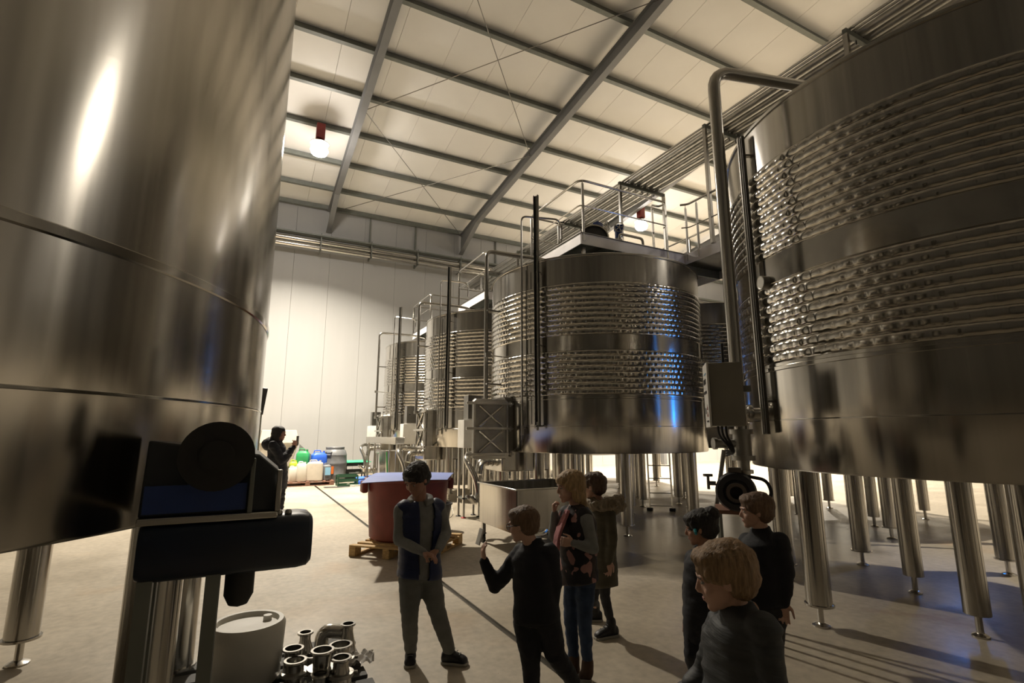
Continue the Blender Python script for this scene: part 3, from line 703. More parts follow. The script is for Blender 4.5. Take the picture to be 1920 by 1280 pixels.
# ---------------------------------------------------------------- pump, control box and pipe at the right-hand tank
PP = az_pt(1373, 600, 4.9); PP.z = 0
t = thing('transfer_pipe', 'thick steel pipe rising past the right-hand tank and bending over it', 'pipe', PP)
e1 = PP+V((0,0,5.13)); rr_ = V((1.0,-.25,0)).normalized()
MB().tube([PP+V((0,0,1.64)), e1, e1+rr_*2.2+V((0,0,.02)), e1+rr_*2.35+V((0,0,-.45))], .056, 20, bend=.20).build('pipe', steel, t)
MB().tube([PP-RT*.10+V((0,0,1.7))+FH*.03, PP-RT*.10+FH*.03+V((0,0,2.4))], .012, 8).build('cable', black_rub, t)
m = MB(); m.cyl(PP+V((0,0,1.60)), PP+V((0,0,1.64)), .10, seg=20).cyl(PP+V((0,0,1.42)), PP+V((0,0,1.60)), .075, seg=16).cyl(PP+V((0,0,1.38)), PP+V((0,0,1.42)), .10, seg=20); m.build('valve_body', cast, t)
MB().cyl(PP+V((0,0,1.52))-RT*.05, PP+V((0,0,1.52))-RT*.22, .035, seg=14).cyl(PP+V((0,0,1.52))-RT*.22, PP+V((0,0,1.52))-RT*.25, .05, seg=16).build('side_branch', cast, t)
MB().tube([PP+V((0,0,1.40)), PP+V((0,0,1.22)), PP+V((.02,0,1.15))], .05, 16).build('lower_pipe', cast, t)
MB().cyl(PP+V((0,0,1.27)), PP+V((0,0,1.30)), .075, seg=16).build('clamp', steel, t)
K = az_pt(1333, 743, 4.55); bz0, bz1 = 1.665, 2.19
va = (K-CAM); va.z = 0; va.normalize(); vr = V((va.y,-va.x,0))
def qbox(m, p, du, dv, z0, z1):
    return m.rings([[V((q.x,q.y,z0)) for q in (p, p+du, p+du+dv, p+dv)], [V((q.x,q.y,z1)) for q in (p, p+du, p+du+dv, p+dv)]])
bd = (va*.97-vr*.10).normalized(); br = (vr*.99+va*.06).normalized()
t = thing('control_box', 'dark steel control box with white printed door, fixed on the right-hand pipe', 'control box', (K.x,K.y,bz0))
qbox(MB(), K+bd*.02, br*.255, bd*.30, bz0, bz1).build('enclosure', pm('box_steel', (.30,.28,.24), .45, .5, .1, 3), t, bevel=.006)
bt = qbox(MB(), K-br*.022, br*.018, bd*.33, bz0-.01, bz1+.005).build('door', label_w, t, bevel=.004)
dn = -br; o0 = K-br*.0235
def onp(u, z, du, dz, m_, nm): 
    qbox(MB(), o0+bd*u, -br*.004, bd*du, z, z+dz).build(nm, m_, bt, smooth=0)
onp(.20, 2.02, .05, .045, black_pl, 'display'); onp(.10, 2.02, .05, .045, black_pl, 'display'); onp(.08, 1.94, .20, .022, black_pl, 'rail')
onp(.05, 2.10, .16, .010, label_b, 'printed_line')
tri = MB(); 
for (u, z) in ((.09,1.80),(.09,1.745)):
    tri.rings([[o0+bd*(u-.03)-br*.001+V((0,0,z-o0.z)), o0+bd*(u+.03)-br*.001+V((0,0,z-o0.z)), o0+bd*u-br*.001+V((0,0,z+.045-o0.z))],[o0+bd*(u-.03)-br*.003+V((0,0,z-o0.z)), o0+bd*(u+.03)-br*.003+V((0,0,z-o0.z)), o0+bd*u-br*.003+V((0,0,z+.045-o0.z))]])
tri.build('warning_mark', tub_red, bt, smooth=0)
onp(.21, 1.77, .03, .05, black_pl, 'switch'); onp(.04, 1.70, .14, .012, black_pl, 'printed_line')
qbox(MB(), K+br*.27+bd*.12, br*.06, bd*.05, 1.95, 2.0).build('bracket', galv, t, smooth=0)
for i in range(3):
    p = K+br*(.05+.03*i)+bd*.1+V((0,0,bz0+.01-K.z))
    MB().tube([p, p+V((0,0,-.08)), p+br*(.10-.02*i)+V((0,0,-.22)), PP-RT*.14+V((0,0,1.46-.02*i))], .009, 8, bend=.06).build('cable', black_rub, t)
# pump below: round cast housing on a stand
pc = az_pt(1380, 921, 4.75); 
t = thing('pump', 'round black pump on a stand below the right-hand pipe', 'pump', (pc.x,pc.y,0))
M = Matrix((vr, V((0,0,1)), -va)).transposed()
MB().lathe([(.01,-.10),(.12,-.10),(.155,-.06),(.16,.0),(.145,.045),(.10,.055),(.095,.03),(.01,.03)], pc, 40, M).build('housing', black_pl, t)
MB().lathe([(.058,.03),(.058,.10),(.078,.10),(.078,.115),(.05,.115),(.05,.035)], pc, 28, M, cap=False).build('inlet', dark_steel, t)
MB().lathe([(.01,-.10),(.10,-.10),(.10,-.36),(.01,-.37)], pc, 28, M).build('motor', dark_steel, t)
MB().box(pc+va*.2+V((0,0,-.17)), (.34,.40,.03), math.atan2(vr.y,vr.x)).build('base_plate', dwood, t, smooth=0)
for a in (-1,1):
    for b in (0,1): q = pc+vr*.14*a+va*(.03+.33*b); MB().bb((q.x-.015,q.y-.015,0),(q.x+.015,q.y+.015,pc.z-.185)).build('leg', galv, t, smooth=0)
q = pc-vr*.21+V((0,0,.06))
MB().cyl(q+vr*.06, q-vr*.0, .018, seg=10).cyl(q+V((0,0,-.05)), q+V((0,0,.06)), .012, seg=8).cyl(q+V((0,0,.055)), q+V((0,0,.075)), .04, seg=14).build('bleed_valve', dark_steel, t)
MB().box(pc+V((0,0,.17))+va*.03, (.10,.08,.04), math.atan2(vr.y,vr.x)).build('outlet', dark_steel, t)
MB().tube([pc+vr*.10+va*.05+V((0,0,.12)), pc+vr*.24+V((0,0,.10)), pc+vr*.27+V((0,0,-.02)), pc+vr*.2+V((0,0,-.08))], .014, 8, bend=.08).build('pump_hose', black_rub, t)
# leaning prop and round ports on the right-hand tank
a, b = az_pt(1357, 838, 5.4), on_z(1331, 948, .02)
b = az_pt(1331, 935, 5.15); b.z = .0; a2 = a.copy()
o = MB().tube([V((a.x,a.y,1.45)), V((a.x-.28,a.y+.12,0.02))], .02, 8).build('leaning_rod', dark_steel); tag(o, 'dark rod leaning beside the round pump', 'rod')
def on_tank(px_, py_, C0, RR_):
    d = RT*((px_-960)/FPX)+UP*((640-py_)/FPX)+FW; h = V((d.x,d.y,0)).normalized(); c0 = V((C0[0],C0[1],0))
    bq = c0.dot(h); D = bq-math.sqrt(max(0, bq*bq-c0.length_squared+RR_*RR_)); p = CAM+d*(D/math.hypot(d.x,d.y)); n = V((p.x-C0[0],p.y-C0[1],0)).normalized(); return p, n
p, n = on_tank(1434, 530, (6.22,2.24), R+.02)
Mn = Matrix((V((-n.y,n.x,0)), V((0,0,1)), n)).transposed()
o = thing('dial_thermometer', 'round dial thermometer on the ribbed right-hand tank', 'thermometer', p)
MB().lathe([(.001,.04),(.055,.04),(.065,.045),(.065,-.03),(.001,-.03)], p, 28, Mn).build('case', cast, o)
MB().lathe([(.001,.043),(.054,.043),(.054,.041),(.001,.041)], p, 28, Mn).build('dial', label_w, o)
p, n = on_tank(1428, 775, (6.22,2.24), R)
Mn = Matrix((V((-n.y,n.x,0)), V((0,0,1)), n)).transposed()
o = thing('butterfly_valve', 'polished round butterfly valve on the right-hand tank', 'valve', p)
MB().lathe([(.001,-.01),(.055,-.01),(.055,.10),(.085,.10),(.085,.14),(.065,.15),(.065,.20),(.085,.21),(.085,.25),(.05,.25),(.05,.16),(.001,.16)], p, 28, Mn, cap=False).build('valve_body', steel, o)
MB().cyl(p+n*.17+V((0,0,.06)), p+n*.17+V((0,0,.17)), .016, seg=10).tube([p+n*.17+V((0,0,.16)), p+n*.17+V((0,0,.17))-Mn.col[0]*.17], .012, 8).build('lever', steel, o)
MB().ell(p+n*.17+V((0,0,.17))-Mn.col[0]*.18, (.03,.03,.02)).build('lever_knob', blue_paint, o)
p, n = on_tank(1410, 500, (6.22,2.24), R+.06)
o = thing('level_gauge', 'dark vertical level gauge channel on the right-hand tank', 'gauge', (p.x,p.y,1.6))
MB().box((p.x,p.y,3.1), (.03,.08,3.0), math.atan2(n.y,n.x)).build('channel', dark_steel, o, smooth=0)
MB().cyl(V((p.x,p.y,1.6))+n*.03, V((p.x,p.y,4.6))+n*.03, .010, seg=8).build('gauge_tube', steel, o)
for z in (1.9,4.4): MB().box(V((p.x,p.y,z))-n*.03, (.07,.04,.02), math.atan2(n.y,n.x)).build('bracket', steel, o, smooth=0)
# blue work light between the rows (out of view behind the right-hand tank)
t = thing('blue_lamp', 'blue batten lamp standing between the tank rows behind the right-hand tank', 'lamp', (9.1,3.9,0))
MB().bb((9.07,3.87,0),(9.13,3.93,3.6)).build('post', galv, t, smooth=0)
for i in range(2): MB().bb((9.03-.0,3.84+.0,1.3+1.2*i),(9.06,3.96,2.3+1.2*i)).build('light_bar', blue_glow, t, smooth=0)

# ---------------------------------------------------------------- clutter by the far wall
def apt(x, y, Y):                                   # pixel -> point on the plane y = Y
    d = RT*((x-960)/FPX) + UP*((640-y)/FPX) + FW
    return CAM + d*((Y-CAM.y)/d.y)
def drum_(c, r, h, m_, name, label, cat):
    c = V(c); t = thing(name, label, cat, c)
    MB().lathe([(.01,.0),(r*.86,0),(r*.9,.02),(r*.93,h*.18),(r*.97,h*.20),(r*.97,h*.24),(r*.95,h*.26),(r,h*.5),(r*1.02,h*.52),(r*1.02,h*.56),(r,h*.58),(r*.97,h*.76),(r*.99,h*.78),(r*.96,h*.81),(r*.88,h*.90),(r*.74,h*.94),(r*.72,h*.95),(.01,h*.95)], c, 40).build('body', m_, t)
    MB().lathe([(r*.70,h*.95),(r*.76,h*.955),(r*.77,h),(r*.74,h*1.012),(r*.3,h*1.0),(.01,h*1.0)], c, 36, cap=False).build('lid', m_, t)
    return t
bc = apt(625, 900, 18.6); bc.z = 0
t = drum_(bc, .40, 1.16, grey_pl, 'plastic_barrel', 'dark grey screw-lid plastic barrel by the far wall', 'barrel')
MB().box(bc+V((-.12,-.39,.42)), (.10,.02,.24), -.3).build('orange_sticker', orange_l, t, smooth=0)
MB().tube([bc+V((-.30,-.20,1.0)), bc+V((-.36,-.26,.97)), bc+V((-.20,-.38,.97)), bc+V((-.14,-.32,1.0))], .02, 8).build('grip', black_pl, t)
def jerry(c, d, m_, label, rz=0, tilt=0, name='jerrycan', group='plastic jerrycans by the far wall', cap_m=None):
    c = V(c); t = thing(name, label, 'jerrycan', c, group); M = Matrix.Rotation(rz,3,'Z') @ Matrix.Rotation(tilt,3,'X')
    w_, dd, h = d; R2 = []
    for z, s_ in ((0,.92),(.03,1),(.75,1),(.86,.96),(.93,.70),(.95,.5)):
        R2.append([c+M@V((w_/2*s_*math.copysign(abs(math.cos(a))**.45, math.cos(a)), dd/2*s_*math.copysign(abs(math.sin(a))**.45, math.sin(a)), z*h)) for a in [2*PI*k/24+.01 for k in range(24)]])
    MB().rings(R2).build('body', m_, t)
    MB().tube([c+M@V((-w_*.34,0,h*.86)), c+M@V((-w_*.30,0,h*1.02)), c+M@V((w_*.08,0,h*1.02)), c+M@V((w_*.12,0,h*.9))], .016, 8, bend=.03).build('handle', m_, t)
    MB().cyl(c+M@V((w_*.3,0,h*.86)), c+M@V((w_*.3,0,h*1.0)), .032, seg=14).build('cap', cap_m or m_, t)
    return t
p1 = apt(560, 900, 18.0); p1.z = 0
pallet(1.78, 18.0, math.radians(4), dwood, 'old_pallet', 'old brown pallet with plastic cans by the far wall', 1.6, .9)
jerry((1.37,17.75,.15), (.26,.2,.45), white_pl, 'small white jerrycan nearest the woman, on the old pallet', .1, cap_m=white_pl)
jerry((1.62,17.72,.15), (.30,.24,.58), white_pl, 'white jerrycan with open handle at the front of the old pallet', .05)
jerry((2.02,17.78,.15), (.50,.34,.62), cream_pl, 'cloudy wide jerrycan at the centre of the old pallet', -.1)
jerry((2.40,17.95,.15), (.26,.30,.50), grey_pl, 'dark jerrycan with a printed label at the right end of the old pallet', 0)
o = MB().box((2.42,17.785,.42),(.17,.012,.24)).build('printed_label', label_b, [x for x in bpy.data.objects if x.get('label','').startswith('dark jerrycan')][0], smooth=0, label='pale blue label')
jerry((2.17,18.22,.15), (.50,.36,.90), blue_pl, 'tall blue jerrycan behind the cloudy one', .1, 0)
jerry((1.68,18.20,.15), (.40,.30,.96), green_pl, 'green jerrycan leaning left of the blue one', -.3, .02)
jerry((1.40,18.10,.15), (.24,.2,.62), lime_pl, 'lime coloured can behind the small white one', .1, .0)
o = MB().tube([(2.45,18.55,.80),(2.42,18.58,.98),(2.52,18.60,1.04),(2.61,18.58,.98),(2.60,18.56,.80)], .055, 12, bend=.1).build('coiled_hose', tub_red); tag(o, 'coil of thick dark red hose behind the dark jerrycan', 'hose')
o = MB().box((2.53,18.60,.37),(.24,.3,.735)).build('carton', pm('carton', (.45,.33,.25), .8, 0, .3, 8), bevel=.01); tag(o, 'stained carton standing between barrel and blue jerrycan', 'box')
# white hopper tank on a frame behind the woman
t = thing('hopper_bin', 'off-white hopper bin with sloping side behind the woman', 'bin', (1.35,20.2,0))
m = MB(); m.rings([[V((.55,19.8,.5)),V((1.45,19.8,.5)),V((1.45,20.7,.5)),V((.55,20.7,.5))],[V((.40,19.6,1.25)),V((1.62,19.6,1.25)),V((1.62,20.9,1.25)),V((.40,20.9,1.25))],[V((.37,19.55,1.29)),V((1.66,19.55,1.29)),V((1.66,20.95,1.29)),V((.37,20.95,1.29))],[V((.45,19.65,1.74)),V((1.54,19.65,1.74)),V((1.54,20.8,1.74)),V((.45,20.8,1.74))]]); m.build('hopper', cream_pl, t, bevel=.02)
for x in (.65,1.35):
    for y in (19.9,20.6): MB().bb((x-.04,y-.04,0),(x+.04,y+.04,.5)).build('leg', galv, t, smooth=0)
MB().rings([[V((1.70,20.0,1.25)),V((2.15,20.0,.85)),V((2.15,20.03,.85)),V((1.70,20.03,1.25))],[V((1.70,20.0,.0)),V((2.15,20.0,.0)),V((2.15,20.03,.0)),V((1.70,20.03,.0))]]).build('side_plate', galv, t, smooth=0)
# green crate, blue crates, metal pieces
def crate(c, d, m_, label, rz=0, group=None, name='harvest_crate'):
    c = V(c); t = thing(name, label, 'crate', c, group); M = Matrix.Rotation(rz,3,'Z'); w_, l_, h = d
    MB().box(c+V((0,0,.01)), (w_,l_,.02), M).build('base', m_, t, smooth=0)
    for s in (-1,1):
        for z in (.08,.5,.93):
            MB().box(c+M@V((0,s*l_/2,h*z)), (w_,.015,h*.22), M).build('side_slat', m_, t, smooth=0)
            MB().box(c+M@V((s*w_/2,0,h*z)), (.015,l_,h*.22), M).build('end_slat', m_, t, smooth=0)
        for q in (-1,1): MB().box(c+M@V((s*w_/2,q*l_/2,h/2)), (.04,.04,h), M).build('corner_post', m_, t, smooth=0)
    return t
crate((2.93,17.2,0), (.58,.4,.33), dgreen_pl, 'dark green slatted crate on the floor before the grey barrel')
crate((3.45,18.9,0), (.62,.45,.62), pm('black_crate_plastic', (.012,.016,.012), .5), 'black crate under the bright green sheet')
o = MB().box((3.45,18.85,.66),(.95,.72,.02), Matrix.Rotation(.08,3,'Z')@Matrix.Rotation(.05,3,'X')).build('green_sheet', green_sheet, smooth=0); tag(o, 'bright green plastic sheet lying on a black crate by the far wall', 'sheet')
m = MB(); m.rings([[V((3.25,17.1,.01)),V((3.95,17.2,.01)),V((4.0,17.6,.01)),V((3.2,17.55,.01))],[V((3.3,17.12,.14)),V((4.0,17.22,.27)),V((4.02,17.6,.30)),V((3.25,17.55,.22))]])
o = m.build('blue_folded_sheet', pm('bright_blue_sheet', (.05,.17,.75), .5), bevel=.01); tag(o, 'bright blue folded sheet on the floor right of the dark green crate', 'sheet')
t = thing('metal_frame', 'loose metal frame parts lying over the crates by the barrel', 'frame', (3.4,17.8,.3))
for a, b in (((3.0,17.25,.36),(3.75,17.9,.40)), ((3.1,17.15,.37),(3.85,17.8,.43)), ((3.3,17.2,.38),(3.2,17.6,.37))): MB().bb(a, (b[0],a[1]+.05,a[2]+.03)).build('bar', galv, t, smooth=0)
for i in range(3): MB().lathe([(.01,0),(.07,0),(.08,.10),(.04,.14),(.04,.2),(.01,.2)], (3.45+.16*i,17.22,.405), 14).build('fitting', steel, t)
o = MB().tube([(2.2,16.9,.012),(2.7,16.8,.012),(3.0,16.75,.012),(2.6,16.65,.012),(2.2,16.7,.012)], .01, 6, bend=.1).build('floor_cable', black_rub); tag(o, 'thin black cable lying on the floor before the old pallet', 'cable')
# dark bag hanging on the wall-side edge
o = MB().box(apt(491, 752, 14.0), (.16,.10,.66), Matrix.Rotation(.10,3,'Y')).build('wall_box', black_pl, bevel=.02); tag(o, 'narrow black box on a post beside the left-hand tank', 'box')
q = apt(491, 752, 14.0); o = MB().bb((q.x-.03,q.y+.06,0),(q.x+.03,q.y+.12,q.z+.3)).build('post', galv, smooth=0); tag(o, 'steel post holding the narrow black box, far left', 'post')

# ---------------------------------------------------------------- machine at the left edge, under the big tank
t = thing('mobile_press', 'dark mobile machine with steel cabinet and blue-black motor at the left edge', 'machine', (-.05,2.08,0))
def mz(y, D=2.1): return az_pt(500, y, D).z
m = MB(); x0, x1 = -.28, .115
m.rings([[V((x0,y,z)) for y, z in ((1.98,1.345),(2.16,1.345),(2.16,1.58),(2.02,1.58))], [V((x1-.07,y,z)) for y, z in ((1.98,1.345),(2.16,1.345),(2.16,1.54),(2.02,1.53))], [V((x1,y,z)) for y, z in ((1.98,1.345),(2.16,1.345),(2.16,1.48),(2.02,1.47))]])
m.build('cabinet', pm('press_paint', (.04,.045,.05), .4, .3, .15, 6), t, bevel=.006)
MB().bb((x1-.012,1.955,1.345),(x1+.005,1.985,1.48)).build('edge_frame', steel, t, bevel=.003)
MB().bb((.02,1.955,1.345),(.035,1.985,1.52)).build('edge_frame', galv, t, bevel=.003)
MB().bb((x0,1.955,1.322),(x1,2.16,1.345)).build('bottom_rail', steel, t, bevel=.005)
MB().bb((-.27,1.972,1.355),(.015,1.979,1.44)).build('blue_plate', blue_paint, t, smooth=0)
MB().cyl((-.08,1.93,1.53),(-.08,1.975,1.53), .11, seg=32).cyl((-.08,1.92,1.53),(-.08,1.93,1.53), .05, seg=24).build('black_wheel', black_rub, t)
md = MB(); RRm = []
for x, s_ in ((-.27,.9),(-.25,1),(.185,1.0),(.217,.95),(.230,.82)):
    RRm.append([V((x, 2.05+.10*s_*math.copysign(abs(math.cos(a))**.5, math.cos(a)), 1.24+.092*s_*math.copysign(abs(math.sin(a))**.5, math.sin(a)))) for a in [2*PI*k/32+.01 for k in range(32)]])
md.rings(RRm).build('motor_housing', darkblue_paint, t)
for x in (-.0,.03): MB().ell((x+.12,2.0,1.333), (.012,.012,.012)).build('bolt', cast, t)
MB().lathe([(.001,.0),(.03,.01),(.045,.04),(.045,.16),(.001,.16)], (.018,2.06,1.03), 20).build('rubber_sleeve', black_rub, t)
for x in (-.24,-.06):
    for y in (1.99,2.10): MB().bb((x-.02,y-.02,0),(x+.02,y+.02,1.16)).build('leg', galv, t, smooth=0)

# ---------------------------------------------------------------- pallet with steel fittings and a white can
pallet(.30, 3.55, math.radians(2), pm('dark_grey_wood', (.09,.09,.085), .7, 0, .25, 8, .1, 40), 'dark_pallet', 'dark slatted pallet under the steel fittings', 1.05, 1.25, nb=3) if 0 else None
t = thing('dark_pallet', 'dark slatted pallet under the steel fittings in the near left corner', 'pallet', (.3,3.4,0))
dpm = pm('dark_grey_wood', (.10,.10,.095), .7, 0, .25, 8, .1, 40)
for i in range(8): y = 2.75+.185*i; MB().bb((-.28,y,.118),(.80+.02*math.sin(i),y+.135,.14)).build('board', dpm, t, bevel=.003, seg=1, smooth=0)
for x in (-.26,.22,.70): MB().bb((x,2.75,.0),(x+.08,4.17,.116)).build('bearer', dpm, t, smooth=0)
wc = V((.10,3.74,.142))
t = thing('white_can', 'white plastic can with recessed top in the near left corner', 'can', wc)
MB().lathe([(.01,0),(.185,0),(.2,.02),(.212,.26),(.214,.31),(.200,.335),(.175,.335),(.165,.31),(.01,.305)], wc, 44).build('body', white_pl, t)
MB().cyl(wc+V((.11,.06,.30)), wc+V((.11,.06,.335)), .025, seg=16).build('cap', white_pl, t)
def fitting(x, y, zt, h, r1, r2, label, kind=0):
    p = on_z(x, y, zt); z0 = .142; t = thing('pipe_fitting', label, 'fitting', (p.x,p.y,z0), 'steel pipe fittings on the dark pallet'); c = (p.x,p.y,0)
    zb_ = zt-h
    MB().lathe([(r1-.014,zt),(r1,zt),(r1+.002,zt-.010),(r1-.010,zt-.018),(r1-.014,zt-.02),(r1-.014,zt-.05),(r2-.004,zb_+.06),(r2,zb_+.03),(r2+.0,zb_+.012),(r2+.012,zb_+.008),(r2+.012,zb_),(r2-.008,zb_),(r2-.012,zb_+.06),(r1-.020,zt-.05),(r1-.020,zt-.004)], c, 32, cap=False).build('body', steel, t)
    if kind:
        MB().lathe([(r1-.012,zt-h*.45),(r1+.016,zt-h*.45),(r1+.018,zt-h*.55),(r1-.012,zt-h*.55)], c, 32).build('union_nut', cast, t)
        MB().cyl((c[0]+r1,c[1]-.01,zt-h*.5),(c[0]+r1+.035,c[1]-.02,zt-h*.5), .010, seg=8).build('wing_screw', steel, t)
fitting(573,1184,.33,.188,.048,.062,'slim tapered fitting nearest the white can top, rear row')
fitting(653,1168,.36,.218,.048,.060,'tallest tapered fitting at the right rear of the pallet')
fitting(550,1214,.30,.158,.062,.055,'wide open fitting touching the white can',0)
fitting(639,1207,.31,.168,.070,.060,'widest open fitting, right of the elbow',1)
fitting(605,1217,.35,.208,.066,.050,'dark-mouthed fitting at the centre of the cluster',1)
fitting(554,1236,.28,.138,.064,.058,'front left open fitting with wing screw',1)
fitting(640,1231,.32,.178,.058,.066,'front right open fitting with union nut',1)
fitting(585,1228,.24,.098,.045,.045,'low fitting between the open fittings',0)
fitting(600,1262,.26,.118,.050,.055,'low fitting at the very front of the cluster',1)
p = on_z(612, 1192, .26)
t = thing('elbow_fitting', 'shiny bent elbow fitting lying between the tapered ones', 'fitting', p, 'steel pipe fittings on the dark pallet')
MB().tube([p+V((-.03,.0,-.116)), p+V((-.03,0,.04)), p+V((.10,-.03,.02))], [.045]*9, 20, bend=.09).build('elbow', steel, t)
MB().cyl(p+V((-.03,0,-.116)), p+V((-.03,0,-.10)), .058, seg=24).build('flange', steel, t)
# crumpled film
m = MB(); c0 = on_z(672, 1243, .145); n_ = 14; vs = []
for i in range(n_+1):
    for j in range(n_+1):
        u, v_ = i/n_-.5, j/n_-.5; x = u*.20+v_*.03; y = v_*.16+u*.03
        z = .012+.04*abs(math.sin(9*u+4*v_+1))*abs(math.cos(7*v_-3*u))+.012*random.random()
        vs.append((c0.x+x, c0.y+y, .142+z))
N2 = len(vs); vs += [(a,b,c-.002) for a,b,c in vs]; gg = lambda i,j: i*(n_+1)+j; fs = []
for i in range(n_):
    for j in range(n_): fs += [(gg(i,j),gg(i+1,j),gg(i+1,j+1),gg(i,j+1)), (N2+gg(i,j),N2+gg(i,j+1),N2+gg(i+1,j+1),N2+gg(i+1,j))]
o = m.add(vs, fs).build('plastic_film', foil, smooth=20); tag(o, 'crumpled clear plastic film on the dark pallet', 'film')

# ---------------------------------------------------------------- people
DG = None
def solid(mb, name, m_, parent, voxel, sm=4, noise=0, ns=8, label=None, stretch=(1,1,1), strands=0):
    """Closed pieces -> one continuous skin (voxel union), smoothed, with soft folds."""
    o = mb.build(name+'_raw', m_, None, smooth=0)
    r = o.modifiers.new('r', 'REMESH'); r.mode = 'VOXEL'; r.voxel_size = voxel; r.use_smooth_shade = True
    s = o.modifiers.new('s', 'SMOOTH'); s.iterations = sm; s.factor = .5
    bpy.context.view_layer.update(); dg = bpy.context.evaluated_depsgraph_get()
    me = bpy.data.meshes.new_from_object(o.evaluated_get(dg)); me.name = name
    bpy.data.objects.remove(o)
    if noise:
        from mathutils import noise as NZ
        cs = [v.co.copy() for v in me.vertices]; nn = [v.vector.copy() for v in me.vertex_normals]; out = []
        for c, n in zip(cs, nn):
            p = V((c.x*stretch[0], c.y*stretch[1], c.z*stretch[2]))*ns
            d = NZ.noise(p)*noise + NZ.noise(p*2.3)*noise*.5
            if strands: d += (1-abs(NZ.noise(V((c.x*70, c.y*70, c.z*16))))*2)*strands
            out.extend(c+n*d)
        me.vertices.foreach_set('co', out); me.update()
    me.polygons.foreach_set('use_smooth', [True]*len(me.polygons))
    me.materials.clear(); me.materials.append(m_)
    o = bpy.data.objects.new(name, me); C.objects.link(o); attach(o, parent)
    if label: o['label'] = label
    return o
def chain(m, pts, rs, seg=14):
    """Tapered limb with rounded ends, as overlapping closed pieces."""
    for i in range(len(pts)-1): m.cyl(pts[i], pts[i+1], rs[i], rs[i+1], seg)
    for p, r in zip(pts, rs): m.ell(p, (r,r,r), seg=seg, rg=8)
    return m
def lerp3(a, b, n=3): return [a.lerp(b, i/n) for i in range(n+1)]
def frame(f, u):
    f = f.normalized(); s = f.cross(u).normalized(); u = s.cross(f); return Matrix((s, f, u)).transposed()   # cols: right, forward, up
def torso(m, P, N, sh, hip, prof):
    """prof: (t, half-width, half-depth, forward shift) from pelvis P to neck base N; t below 0 is a hem."""
    ax = N-P; up = ax.normalized(); RR = []
    for t, hw, hd, fs in prof:
        s = hip.lerp(sh, max(0, min(1, t))).normalized(); dpt = s.cross(up).normalized()
        c = P+ax*t if t > 0 else P+V((0,0,1))*t*ax.length
        c = c - dpt*fs
        RR.append([c+s*hw*math.copysign(abs(math.cos(a))**.8, math.cos(a))+dpt*hd*math.copysign(abs(math.sin(a))**.85, math.sin(a)) for a in [2*PI*k/28 for k in range(28)]])
    return m.rings(RR)
def hand(m, w_, d, n, L=.14, curl=.5, side=1):
    """palm, four unequal bent fingers and a thumb; d = finger direction, n = palm normal, side = thumb side."""
    d = d.normalized(); n = (n-d*n.dot(d)).normalized(); s = d.cross(n)*side; r = L*.055
    RR = []
    for t, hw, th in ((-.10,.15,.13),(.1,.19,.12),(.35,.25,.11),(.50,.26,.09),(.54,.24,.07)):
        c = w_+d*L*t; RR.append([c+s*L*hw*math.cos(a)+n*L*th*math.sin(a) for a in [2*PI*k/16 for k in range(16)]])
    m.rings(RR)
    for i, (off, ln) in enumerate(((.20,.40),(.07,.46),(-.065,.43),(-.19,.34))):
        p = w_+d*L*.46+s*L*off; a = curl*.5; pts = [p]; dd = d+s*off*.35
        for k, fr in enumerate((.45,.32,.23)):
            q = pts[-1]+(dd*math.cos(a)+n*math.sin(a)).normalized()*L*ln*fr; pts.append(q); a += curl*(.9 if k == 0 else .6)
        chain(m, pts, [r*1.08,r,r*.93,r*.82], 8)
    b = w_+d*L*.08+s*L*.17
    chain(m, [b, b+(d*.55+s*.62+n*.25).normalized()*L*.22, b+(d*.55+s*.62+n*.25).normalized()*L*.22+(d*.85+s*.2+n*.4).normalized()*L*.19, b+(d*.55+s*.62+n*.25).normalized()*L*.22+(d*.85+s*.2+n*.4).normalized()*L*.34], [r*1.5,r*1.25,r*1.05,r*.85], 8)
def head_pieces(m, c, Fm, h):
    """c = centre of the head, Fm = frame, h = height from chin to crown."""
    def P(x, y, z): return c + Fm @ V((x*h, y*h, z*h))
    def E(x, y, z, a, b, d): m.ell(P(x,y,z), (a*h,b*h,d*h), Fm, 20, 14)
    E(0,-.06,.13,.355,.43,.37); E(0,.10,-.08,.30,.29,.32); E(0,.15,-.24,.22,.24,.22); E(0,.27,-.40,.11,.10,.085)
    E(0,.32,.10,.24,.09,.055); E(.17,.23,-.13,.12,.13,.12); E(-.17,.23,-.13,.12,.13,.12)
    m.tube([P(0,.37,.04), P(0,.415,-.05), P(0,.445,-.12)], [.035*h,.04*h,.045*h], 10); E(0,.415,-.135,.065,.055,.04)
    E(0,.355,-.265,.10,.05,.045)
    for s in (-1,1): E(s*.355,-.02,-.02,.035,.085,.115); E(s*.34,.0,-.02,.05,.06,.08)
def head_children(t, c, Fm, h, brow=hair_dkb, eyes=True, lids=skin):
    def P(x, y, z): return c + Fm @ V((x*h, y*h, z*h))
    for s in (-1,1):
        e = MB().ell(P(s*.135,.335,.005), (.045*h,.040*h,.026*h), Fm, 14, 10).build('eye', eye_m, t)
        MB().ell(P(s*.135,.364,.003), (.022*h,.014*h,.022*h), Fm, 12, 8).build('iris', iris_m, e)
        MB().tube([P(s*.06,.395,.085), P(s*.14,.40,.105), P(s*.21,.36,.085)], .012*h, 6).build('eyebrow', brow, t)
    MB().ell(P(0,.385,-.25), (.08*h,.024*h,.016*h), Fm, 16, 8).ell(P(0,.38,-.28), (.065*h,.024*h,.017*h), Fm, 16, 8).build('lips', lip_m, t)
